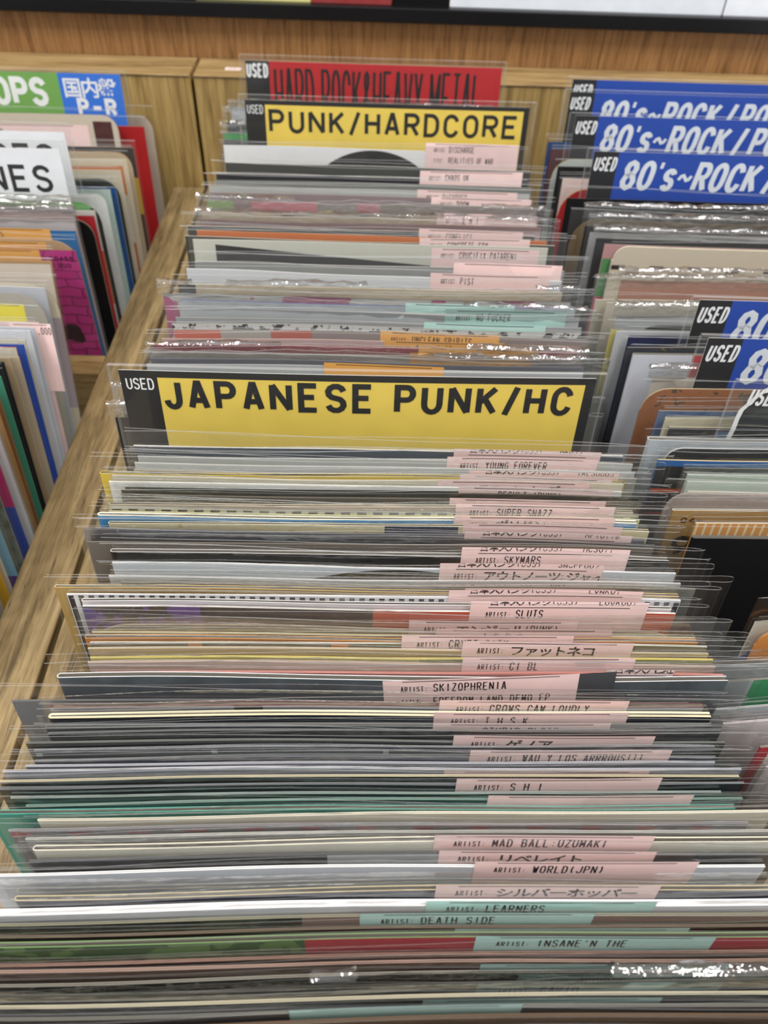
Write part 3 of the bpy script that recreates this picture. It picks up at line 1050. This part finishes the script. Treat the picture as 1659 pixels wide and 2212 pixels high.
middle = [
    (484, 314, 'white|black-disc white', dict(art=('disc', '#efeeec', '#0c0c0e', 92, 49.5, 49), rim='#f4f4f2', amp=.0006, over=.003, label=PK(920, 307, 1122, 'DISCHARGE', 'REALITIES OF WAR'))),
    (488, 352, 'dark grey', dict(over=.003, milky=0.0, art='#4a4a46', rim='#c8c4b6')),
    (468, 372, 'black', dict(art='#26262a', rim='#dad6ca', label=PK(908, 366, 1130, 'CHAOS UK'))),
    (466, 388, 'grey', dict(art='#7c7d7a')),
    (452, 402, 'light grey', dict(art='#b2b2ae', label=PK(902, 410, 1118, 'DISORDER'))),
    (450, 416, 'mauve', dict(art='#8f7f80', label=PK(932, 424, 1148, 'DOOM'))),
    (448, 431, 'pink|green and pink', dict(art=('bands', '#88a06a', [(14, '#8c7a78'), (24, '#c07880'), (60, '#8d8480'), (82, '#b57d84'), (95, '#8a7f7a')]))),
    (436, 455, 'tan|pale tan', dict(crinkle=True, flap=((0, .28), (.82, 1)), art='#b5a184', label=PK(944, 460, 1160, 'E.N.T'))),
    (430, 473, 'pink|dusty pink', dict(art='#b08c88', crinkle=True)),
    (405, 489, 'black', dict(art='#232322', rim='#d6d0bf', label=PK(905, 494, 1130, 'CONFLICT'))),
    (425, 500, 'orange', dict(art='#cc7038', rim='#d98b58')),
    (400, 511, 'olive|dark olive', dict(art='#46443a', rim='#d8d2c0', w=.19, label=PK(906, 512, 1145, 'CONCRETE SOX'))),
    (416, 517, 'cream|black-wedge cream', dict(art=('wedge', '#cfcfc0', '#26262a', 11, 2.6, .072, 170, 40), rim='#e8e6da', amp=.0006, label=PK(932, 535, 1165, 'CRUCIFIX:PATARENI'))),
    (420, 565, 'grey', dict(art='#8b8c8a', rim='#bdbdb8', label=PK(980, 567, 1215))),
    (403, 584, 'white', dict(art=('rows', '#d8dadc', [(10, 14, 182, '#33353a')]), rim='#eef0f2', amp=.0009, label=PK(930, 585, 1188, 'PIST'))),
    (384, 614, 'beige|black-edged beige', dict(art=('bands', '#1a1a1c', [(8, '#c4b499')]), rim='#d8c9ac')),
    (352, 634, 'magenta|magenta and white', dict(flap=((0, .08), (.16, .5), (.9, 1)), art=('noise', '#b9b7b2', '#a85c7c', 22, .53), crinkle=True, w=.19, over=.006)),
    (390, 650, 'blue|blue-rimmed', dict(art='#aeb4b8', rim='#2f45a0', label=PK(876, 652, 1112, None, None, None, 'a', MINT))),
    (388, 668, 'light grey', dict(crinkle=True, flap=((.7, 1),), art='#b4b6b8', label=PK(962, 667, 1225, 'NO FUCKER', None, None, 'a', MINT))),
    (380, 688, 'grey', dict(art='#9b9c9c', label=PK(916, 694, 1180, None, None, None, 'a', MINT))),
    (372, 700, 'white|black-dotted white', dict(art=('noise', '#c6c6c2', '#3c3c40', 180, .55))),
    (376, 713, 'red|red-orange', dict(art=('bands', '#c4624a', [(20, '#a49f98'), (42, '#b0584a'), (60, '#8a7d78')]), label=PK(822, 716, 1080, 'UNCLEAN SPIRITS', None, None, 'a', ORANGE))),
    (350, 731, 'pink|dusty pink', dict(art='#bfa4a0', label=PK(830, 736, 1090, 'RAW NOISE', None, None, 'a', ORANGE))),
    (332, 745, 'maroon', dict(art='#8d2c38', rim='#c08088', label=PK(905, 748, 1165, None, None, None, 'a', ORANGE))),
    (330, 762, 'white|crinkled white', dict(flap=((0, .3), (.72, 1)), art='#b4a89c', crinkle=True, label=PK(886, 764, 1150, None, None, None, 'a', ORANGE))),
    (326, 776, 'lilac|grey-lilac', dict(flap=((.65, 1),), art='#8c8c96', crinkle=True)),
    (250, 903, 'black|crumpled black', dict(flap=((0, .06),), art='#17181b', crinkle=True, Y=.2515, w=.19)),
    (262, 868, 'grey|crumpled grey', dict(art='#8a8c8c', crinkle=True, Y=.2575, w=.19)),
    (318, 788, 'light grey', dict(art='#a9acae', label=PK(700, 786, 960, None, None, None, 'a', ORANGE))),
]
row_of(middle, -0.082, 'behind the large yellow divider', 'records between the two yellow dividers', 23, MID_Z, FLOOR_M, 'left', False, fill=.008)

behind = [
    (500, 232, 'light grey', dict(w=.178, art='#bfc2c4', crinkle=True, Y=.582)),
    (490, 262, 'black|crumpled black', dict(w=.178, art='#2b2d30', crinkle=True, Y=.570)),
    (484, 285, 'green|green and white', dict(w=.178, art=('bands', '#58a866', [(30, '#d0d0cc')]), crinkle=True, Y=.558)),
    (484, 300, 'dark grey', dict(w=.178, art='#4b4b4c', Y=.547)),
]
row_of(behind, -0.086, 'behind the smaller yellow divider', 'records behind the smaller yellow divider', 31, MID_Z, FLOOR_M, 'left', False)

# ------------------------------------------------------------------ left bin
LZ = -0.2165
LB = tuple(at_z(x, y, z).y for x, y, z in ((268, 154, -.1855), (147, 266, -.178), (136, 302, -.181)))
lb_behind = [
    (332, 250, 'cream|grey-cream', dict(art='#b7a797', round=.01)),
    (322, 274, 'red|bright red', dict(art='#a51f22', rim='#c8443e', gap=.002)),
    (250, 250, 'cream|round-cornered cream', dict(art=('rows', '#cfc2ae', [(4, 165, 178, '#4a1c1c')]), round=.01, Y=.578, label=(-120, 262, 188, PINK, 'a', 'パイロット', None, None))),
    (158, 447, 'light grey|crinkled grey', dict(art='#cfc0be', crinkle=True, Y=.4425)),
    (160, 460, 'pink|crinkled pink', dict(art='#d8bcb8', crinkle=True, Y=.4385)),
    (162, 476, 'light grey|crinkled pale', dict(art='#c4bcba', crinkle=True, Y=.4355)),
    (306, 318, 'black|yellow-patched black', dict(art=('rows', '#26211c', [(20, 150, 182, '#d8b42a'), (45, 150, 182, '#3a2c22')]), rim='#cdbb98')),
    (298, 330, 'beige|orange-topped beige', dict(art='#b9a88e', rim='#d08a4a', round=.01)),
    (288, 345, 'cream', dict(art='#cfc3a8', rim='#d8ccb0')),
    (283, 360, 'orange|orange and white', dict(art=('rows', '#d9824a', [(18, 0, 182, '#d8d0c4'), (50, 150, 182, '#c4622e')]))),
    (272, 368, 'cream|old cream', dict(art='#cabfa9', rim='#d8ccb4')),
    (262, 388, 'dark green|rounded dark green', dict(art='#25302a', round=.012)),
    (256, 396, 'black', dict(art='#1b1e22', round=.012)),
    (250, 404, 'blue|navy-edged blue', dict(art='#1f4f86', rim='#cfd4d4')),
    (238, 408, 'mint|pale mint', dict(art='#b4c8c0', rim='#d6ddd8')),
    (228, 420, 'white', dict(art='#cfd0cc', round=.006)),
    (212, 436, 'black|green-topped black', dict(art=('disc', '#0f1210', '#55a648', 150, -20, 36), round=.012)),
    (206, 452, 'white|white and orange', dict(art=('rows', '#d4cfc6', [(25, 150, 182, '#c9683a'), (60, 150, 182, '#cfc9c0')]))),
    (204, 464, 'red|thin red', dict(art='#b3202a', rim='#6a2a2a', Y=.4500)),
    (198, 472, 'black|large black', dict(Y=.4470, art='#0d0d0e', rim='#8a7a5c', round=.01, gap=.002)),
    (164, 495, 'blue|medium blue', dict(art='#2f6ea6', rim='#b89a72', label=(-60, 487, 107, ORANGE, 'a', 'ES', None, None))),
    (160, 517, 'tan|round-cornered tan', dict(art='#b89b76', round=.012, label=(-80, 515, 98, ORANGE, 'a', 'IES', None, None))),
    (164, 538, 'magenta|magenta brick-patterned', dict(art=('brick', '#b8307f', '#a8246f', '#7d1a54'), rim='#8a5a3a', words=[('20455', W7 - .0155, .0062, .0026, .0022, .0005, '#4a1038'), ('1200', W7 - .0150, .0104, .0026, .0022, .0005, '#4a1038')], label=(-90, 532, 84, ORANGE, 'a', None, None, None),
                                                      name='magenta brick-patterned record sleeve beside the wooden rail')),
]
row_of(lb_behind, -0.157, 'back from the wooden cross rail', 'records at the back of the left bin', 41, LZ, FLOOR_L, 'right', False, blocks=LB, lean_at=lambda Y: math.radians(2.0 + 4.0 * min(1, max(0, (Y - .407) / .07))), room=1.25)
lb_front = [
    (112, 562, 'tan|orange-edged tan', dict(art='#a4845c', rim='#c28a4a')),
    (110, 572, 'beige|pale beige', dict(art='#b8ada0')),
    (118, 612, 'cream|round-cornered cream', dict(art=('rows', '#cbbfa6', [(18, 0, 182, '#a89aa0'), (70, 0, 182, '#cbbfa6')]), round=.014)),
    (98, 620, 'lilac|pale lilac-grey', dict(art='#aeb0b6', rim='#d4d6da')),
    (92, 636, 'grey|grey round-cornered', dict(art='#a7a498', round=.014, label=(-40, 655, 52, '#e6da48', 'a', None, None, None))),
    (84, 697, 'pink|pink-edged white', dict(art='#e0c4c0', rim='#e8c8c4', label=(20, 697, 82, PINK, 'a', '1,000', None, None))),
    (74, 707, 'white|bluish white', dict(art='#c4c9d2', rim='#e0e3e8')),
    (66, 714, 'white|plain white', dict(art='#c9ccd2', rim='#e0e3e8')),
    (56, 735, 'cream', dict(art='#d0c8b4')),
    (52, 743, 'blue|royal blue', dict(art='#2a50ac')),
    (36, 750, 'cream|dull cream', dict(art='#c9bfae', rim='#b22a2a')),
    (42, 770, 'beige', dict(art='#b3a38a')),
    (24, 772, 'tan|brownish tan', dict(art='#a48d6c', rim='#d0c0a0', gap=.002)),
    (10, 782, 'black', dict(art='#16171a')),
    (3, 810, 'green', dict(art='#3f8a6e')),
    (-8, 830, 'brown|chestnut brown', dict(art='#8a5c34')),
    (-14, 845, 'tan|kraft tan', dict(art='#a07a4a')),
    (-3, 890, 'white|round-cornered white', dict(art='#d8d8d8', round=.01, gap=.002)),
    (-22, 915, 'magenta|magenta and blue', dict(art=('rows', '#b02566', [(45, 0, 182, '#2a49a0')]))),
    (-42, 945, 'olive|grassy grey', dict(art=('photo', '#4c5444', '#7d8478', 120))),
    (-52, 975, 'blue|sky blue', dict(art=('rows', '#84b8d0', [(70, 0, 182, '#5a2e86')]))),
    (-66, 1005, 'cream|pale cream', dict(art='#cbbfa8')),
    (-74, 1020, 'yellow', dict(art='#cf9f2a')),
    (-84, 1050, 'beige|grey-beige', dict(art='#a39a88')),
    (-104, 1085, 'black', dict(art='#1e1a1c')),
    (-118, 1130, 'brown|dark brown', dict(art='#3a221e')),
    (-134, 1165, 'blue|deep blue', dict(art='#1d4f9a')),
    (-154, 1215, 'blue|bright blue', dict(art='#1a4aa8')),
    (-170, 1260, 'teal', dict(art='#2a6a72')),
]
row_of(lb_front, -0.16, 'forward from the wooden cross rail', 'records in front of the cross rail', 43, LZ, FLOOR_L, 'right', True, lean_at=lambda Y: math.radians(6.0 + 10.0 * min(1, max(0, (Y - .262) / .134))), room=1.4)

# ------------------------------------------------------------------ right column
RZ = -0.201
SIGN_Z = -0.175
RB = tuple(at_z(x, y, SIGN_Z).y for x, y in ((1228, 165), (1222, 192), (1233, 243), (1272, 320), (1497, 640), (1515, 722), (1590, 820)))
r_back = [
    (1184, 308, 'navy|navy-blue', dict(art='#2a4a78')),
    (1190, 322, 'maroon', dict(art='#54242c')),
    (1197, 342, 'light grey|round-cornered white', dict(art='#b9bdb8', rim='#c8c040', round=.012)),
    (1206, 360, 'black', dict(art='#18181a')),
    (1217, 384, 'pink|pinkish white', dict(art='#d8c4bc')),
    (1214, 408, 'red', dict(art='#b0222a', rim='#d0a040', round=.016)),
    (1226, 428, 'black|deep black', dict(art='#121112')),
    (1240, 474, 'tan|brown round-cornered', dict(art='#7d6848', round=.014)),
]
row_of(r_back, 0.118, 'at the back of the right column', 'records at the back of the right column', 51, RZ, FLOOR_M, 'left', True, blocks=RB)
r_mid = [
    (1266, 488, 'black', dict(art='#1d1d1e', crinkle=True, over=.012)),
    (1276, 503, 'grey|silver-grey', dict(art='#a8a9a8', crinkle=True, over=.010)),
    (1290, 516, 'dark grey', dict(art='#38383a', crinkle=True)),
    (1308, 528, 'pink|red-green pink', dict(art=('rows', '#b88a8a', [(8, 0, 182, '#4a8a50'), (30, 0, 182, '#b84a6a')]))),
    (1330, 532, 'cream|round-cornered cream', dict(art=('dashes', '#c6bca6', '#1f1d1a', 21, .36, 10.5, 13), round=.008, rim='#dcd2bc', th=.0008)),
    (1344, 606, 'orange|red-brown', dict(art='#b5806a', crinkle=True)),
    (1288, 648, 'cream|old cream', dict(art='#c2baa6', rim='#dcd6c6', crinkle=True, over=.012)),
    (1312, 657, 'beige', dict(art='#b7b0a2', rim='#cfc9bb')),
    (1336, 682, 'light grey', dict(art='#a6a8a8', crinkle=True)),
    (1322, 712, 'yellow|yellow-edged white', dict(art=('bands', '#cdbf6a', [(4, '#c4c6c8')]))),
    (1334, 716, 'white|greyish white', dict(art='#c9cacc', over=.004)),
    (1378, 705, 'dark green', dict(art='#28302c', round=.01)),
    (1360, 728, 'navy', dict(art='#23284a')),
    (1358, 750, 'black|gold-flecked black', dict(art=('noise', '#1d2530', '#6a5f30', 90, .6))),
    (1372, 765, 'white|thick white', dict(art=('bands', '#c9ccd4', [(26, '#b02c30'), (34, '#c9ccd4')]), gap=.003)),
    (1412, 818, 'white|cream-white', dict(art='#c9c0b2', crinkle=True)),
    (1396, 842, 'brown|rusty brown', dict(art=('noise', '#8e5a38', '#50402c', 120, .58), rim='#b9a888', round=.01)),
    (1426, 886, 'blue|blue and navy', dict(art=('photo', '#2d4a7a', '#6a7a94', 60))),
    (1442, 902, 'cream|pale cream', dict(art='#cdc4a8', gap=.002)),
    (1448, 925, 'navy|blue-black', dict(art=('rows', '#23262c', [(1.5, 20, 60, '#2a6ea8'), (6, 0, 182, '#23262c')]), rim='#d0c4a8')),
    (1406, 948, 'lilac|thick pale grey', dict(art='#aeb4b8', gap=.004, rim='#d9dde0')),
    (1444, 968, 'black|white-edged black', dict(art='#242426', rim='#e0e0e0', round=.006)),
    (1424, 994, 'blue|orange-striped blue', dict(art=('rows', '#1c5a96', [(3, 0, 60, '#14161c'), (14, 0, 40, '#c4502a'), (16, 0, 182, '#161a26'), (26, 0, 40, '#c4442a'), (27.5, 0, 182, '#1a2230'), (38, 0, 182, '#1a5a96')]), rim='#d8c498')),
    (1488, 1024, 'pale green', dict(art='#bccabc', over=.005)),
    (1487, 1042, 'pale green|whitish green', dict(art='#c6d2c6')),
    (1488, 1065, 'white|ivory', dict(art='#d0d0c6')),
    (1446, 1066, 'pink|grey-pink', dict(art='#a2968e', round=.008)),
    (1456, 1104, 'tan|kraft brown', dict(art='#a08050', rim='#d9d4c6', gap=.0016, words=[('04-', .0035, .0058, .0026, .0024, .0006, '#4a3420'), ('9', .003, .022, .010, .008, .0018, '#2c2018')])),
    (1506, 1130, 'orange', dict(art=('stripes', '#d8954a', '#e8d0a4', 3.0, .3, .6), rim='#dcd4c2')),
    (1500, 1163, 'black|large black', dict(art='#101012', rim='#55524c', gap=.003)),
]
row_of(r_mid, 0.12, 'in front of the fully visible blue divider', 'records among the blue dividers', 53, RZ, FLOOR_M, 'left', True, fill=.018, fill_cols=('black', 'dark grey', 'grey'), blocks=RB)
r_front = [
    (1640, 1345, 'white|blue-ringed white', dict(rz=.06, art=('disc', '#c9c3b4', '#2450a8', 12, 24, 14), over=.012)),
    (1652, 1366, 'orange', dict(rz=.06, art='#cf8a48', round=.006)),
    (1500, 1437, 'light grey|plain silver-grey', dict(art='#a4a6a8', rz=.06, over=.004, gap=.003)),
    (1524, 1475, 'green|green and grey', dict(art=('bands', '#9a9fa2', [(16, '#2f8a58')]), rz=.06)),
    (1555, 1530, 'light grey|smooth pale grey', dict(art='#a2a4a6', rz=.06)),
    (1572, 1558, 'white|pinkish white', dict(art='#cfc4c4', rz=.06)),
    (1650, 1610, 'red|red and white', dict(art=('bands', '#b0202c', [(3, '#d0cac8')]), rz=.06)),
    (1664, 1650, 'white|white', dict(rz=.06, art='#c8c0be')),
    (1690, 1720, 'tan|tan', dict(rz=.06, art='#ab8a5c')),
    (1704, 1760, 'brown|dark brown', dict(rz=.06, art='#4c2e22')),
    (1730, 1840, 'orange|rust orange', dict(rz=.06, art='#b06a2c')),
]
row_of(r_front, 0.12, 'in the near cluster of the right column', 'records at the front of the right column', 57, RZ, FLOOR_M, 'left', True)


# ------------------------------------------------------------------ genre dividers
def divider(px_left, px_y, z_top, w, floor, label, faces, texts, cat='divider', group='printed genre dividers', extra_top=.005, side=.0035, anchor='left', lean=LEAN, bend=0.0008, rz=0.0, torn=None):
    """faces: list of (x0, x1, d0, d1, colour) and texts: list of (string, x, baseline depth, h, w, t, gap, kx, shear, colour), metres from the card's top left"""
    P0 = at_z(px_left, px_y, z_top)
    cx = P0.x + (w / 2 if anchor == 'left' else -w / 2)
    up = Vector((0, math.sin(lean), math.cos(lean)))
    h = (z_top - floor - .0006) / math.cos(lean)
    base = Vector((cx, P0.y, z_top)) - up * h
    root = empty('genre_divider', (base.x, base.y, base.z + CAM_Z), (-lean, 0, rz))
    tag(root, label, cat, group)
    cw, chh = w - 2 * side, h - extra_top
    bow = lambda x: bend * math.cos(x / w * 3.14)

    def P(x, d, y):
        X = -cw / 2 + x
        return (X, y - bow(X), chh - d)
    b = MB()
    nx = 14
    xs = [cw * i / nx for i in range(nx + 1)]
    white = solid('#dcdcd8', .6)
    def edge(d):
        for (d0, e0), (d1, e1) in zip(torn, torn[1:]):
            if d <= d1:
                return e0 + (e1 - e0) * (d - d0) / (d1 - d0)
        return torn[-1][1]
    if torn:               # the card's left side is torn away, showing the white core of the board
        ds = [q[0] for q in torn if q[0] < chh - .001] + [chh - .001]
        rg = random.Random(5)
        ed = [(d, edge(d) + rg.uniform(-.0004, .0004)) for d in ds]
        b.grid([[P(e + k * .0018, d, -.00005 if k else 0) for k in (0, 1)] for d, e in ed], white)
        faces = list(faces)
        c0 = faces.pop(0)
        b.grid([[P(e + .0016 + (c0[1] - e - .0016) * k / 3, d, 0) for k in range(4)] for d, e in ed], solid(c0[4], .5))
        b.grid([[P(e + (cw - e) * k / nx, d, .0003) for k in range(nx + 1)] for d, e in ed], white)
    else:
        b.grid([[P(x, d, .0003) for x in xs] for d in (0, chh - .001)][::-1], white)          # back of the card
    for x0, x1, d0, d1, c in faces:
        d1 = min(d1, chh - .001)
        k = max(1, int((x1 - x0) / .012))
        q = [x0 + (x1 - x0) * i / k for i in range(k + 1)]
        b.grid([[P(x, d, 0) for x in q] for d in (d0, d1)], solid(c, .5))
    xt = [edge(0) + (cw - edge(0)) * k / nx for k in range(nx + 1)] if torn else xs
    b.grid([[P(x, 0, .0003) for x in xt], [P(x, 0, 0) for x in xt]], white)
    for e in ((cw,) if torn else (0, cw)):
        b.grid([[P(e, 0, .0003), P(e, 0, 0)], [P(e, chh - .001, .0003), P(e, chh - .001, 0)]], white)
    b.build('printed_card', root)
    lift = 0
    for s, x, d, hh, ww, t, gap, kx, shear, c in texts:
        v, f, _ = text_faces(s, hh, ww, t, gap, kx, shear)
        lift += 1
        tb = MB()
        tb.poly_mesh([P(x + a, d - y, -.00012) for a, y in v], f, solid(c, .55))
        tb.build('lettering', root)
    hb = MB()
    zs = (0, h * .5, h - .0012, h)
    X = [-w / 2 + w * i / nx for i in range(nx + 1)]
    g = .0008
    hb.grid([[(x, -g - bow(x), z) for x in X] for z in zs][::-1], HOLDER)
    hb.grid([[(x, g + .0004 - bow(x), z) for x in X] for z in zs], HOLDER)
    hb.grid([[(x, -g - bow(x), h) for x in X], [(x, -bow(x), h + .0003) for x in X], [(x, g + .0004 - bow(x), h) for x in X]], HOLDER_RIM)
    for sx in (-1, 1):
        x = sx * w / 2
        hb.grid([[(x, -g - bow(x), 0), (x + sx * .0006, -bow(x), 0), (x, g + .0004 - bow(x), 0)], [(x, -g - bow(x), h), (x + sx * .0006, -bow(x), h), (x, g + .0004 - bow(x), h)]], HOLDER_RIM)
    hb.build('clear_holder', root, smooth=False)
    return root


YEL, BLK = '#e2c455', '#1c1c1c'
# large yellow divider
divider(232, 787, SIGN_Z, .1868, FLOOR_M, 'yellow divider reading JAPANESE PUNK/HC in the middle of the pile',
        [(0, .18, 0, .0029, BLK), (0, .0140, .0029, .2, BLK), (.0140, .1762, .0029, .2, YEL), (.1762, .18, .0029, .2, BLK)],
        [('USED', .0020, .0082, .0050, .0023, .00055, .0004, 1, 0, '#e8e8e6'),
         ('JAPANESE PUNK/HC', .0153, .0168, .0132, .0083, .0024, .0021, 1, 0, '#1a1a1a')], bend=.001, extra_top=.0022)
# smaller (farther) yellow divider
divider(515, 203, SIGN_Z, .187, FLOOR_M, 'yellow divider reading PUNK/HARDCORE in front of the red one',
        [(0, .18, 0, .0026, BLK), (0, .0125, .0026, .2, BLK), (.0125, .1765, .0026, .2, YEL), (.1765, .18, .0026, .2, BLK)],
        [('USED', .0012, .0080, .0052, .0022, .00055, .0004, 1, 0, '#d8d8d6'),
         ('PUNK/HARDCORE', .0145, .0190, .0140, .0099, .0023, .0027, 1, 0, '#1a1a1a')], extra_top=.003)
# red divider at the back
divider(517, 117, SIGN_Z, .1858, FLOOR_M, 'red divider reading HARD ROCK&HEAVY METAL against the back panel',
        [(0, .0165, 0, .2, BLK), (.0165, .18, 0, .2, '#b01f24')],
        [('USED', .0006, .0105, .0090, .0034, .0013, .0005, 1, 0, '#e4e4e2'),
         ('HARD ROCK&HEAVY METAL', .0195, .038, .034, .0064, .0019, .0009, 1.0, 0, '#1a1413')], extra_top=.0036)

# blue dividers
BLUE = '#16429f'


def blue_divider(px, py, text, label, col=.0145, dtext=.0210, xt=.0175, used_x=.001, used_d=.0107, zt=SIGN_Z, th=.0168, tw=.0088, torn=None):
    return divider(px, py, zt, .19, FLOOR_M, label,
                   [(0, col, 0, .2, '#17181c'), (col, .183, 0, .2, BLUE)],
                   [('USED', used_x, used_d, .0078, .0028, .00105, .0005, 1, .14, '#e2e2e2'),
                    (text, xt, dtext, th, tw, .0027, .0010, 1.12, .15, '#d3d8de')], group='blue genre dividers', extra_top=.0015, torn=torn)


blue_divider(1228, 165, '      ROCK', 'rearmost blue divider, only its top strip showing above the others', col=.0165, dtext=.0262, xt=.046)
blue_divider(1222, 192, "80's~ROCK / POP", 'second blue divider from the back, its lettering half covered', col=.0165, dtext=.0210, xt=.0205)
blue_divider(1233, 243, "80's~ROCK / POP", 'third blue divider from the back, under a bright plastic edge', col=.0145)
blue_divider(1272, 320, "80's~ROCK / POP", 'fully visible blue divider reading 80\'s~ROCK in the right column', col=.0145)
blue_divider(1497, 640, "80's~ROCK / POP", 'blue divider behind two others at the right edge of the photo', col=.0145)
blue_divider(1515, 722, "80's~ROCK / POP", 'blue divider directly behind the torn one at the right edge', col=.0145)
blue_divider(1590, 820, "80's~ROCK / POP", 'black and blue divider with a torn white left edge', col=.02, dtext=.0235, used_x=.0035, used_d=.0098, torn=[(0, .0135), (.0015, .0098), (.003, .0085), (.005, .0060), (.0065, .0052), (.009, .0036), (.012, .0024), (.016, .0016), (.021, .0012), (.027, .0006), (.034, .0008), (.045, .0004), (.2, .0002)])

# dividers of the left bin
divider(268, 154, -.1855, .2, FLOOR_L, 'green and blue divider with Japanese characters in the left bin',
        [(0, .150, 0, .2, '#6fa24e'), (.150, .193, 0, .2, '#2f6fd0')],
        [('POPS', .0900, .0215, .0186, .0118, .0038, .0012, 1, 0, '#e6e6e2'),
         ('国内盤', .1520, .0140, .0112, .0095, .002, 0, 1, 0, '#e6e6e6'),
         ('P-R', .1600, .0272, .0118, .0080, .0026, .0016, 1, 0, '#e6e6e6')], anchor='right', group='left bin dividers', extra_top=.002)
for (px, py, zt, s, lab, dt) in ((147, 266, -.178, 'CES', 'white paper divider behind the other white one, its lettering half covered', .022),
                                 (136, 302, -.181, 'NES', 'white paper divider reading NES in the left bin', .0245)):
    divider(px, py, zt, .19, FLOOR_L, lab, [(0, .183, 0, .2, '#e6e6e8')],
            [(s, .1375, dt, .0155, .0105, .0024, .0028, 1, 0, '#222222')], anchor='right', group='left bin dividers')
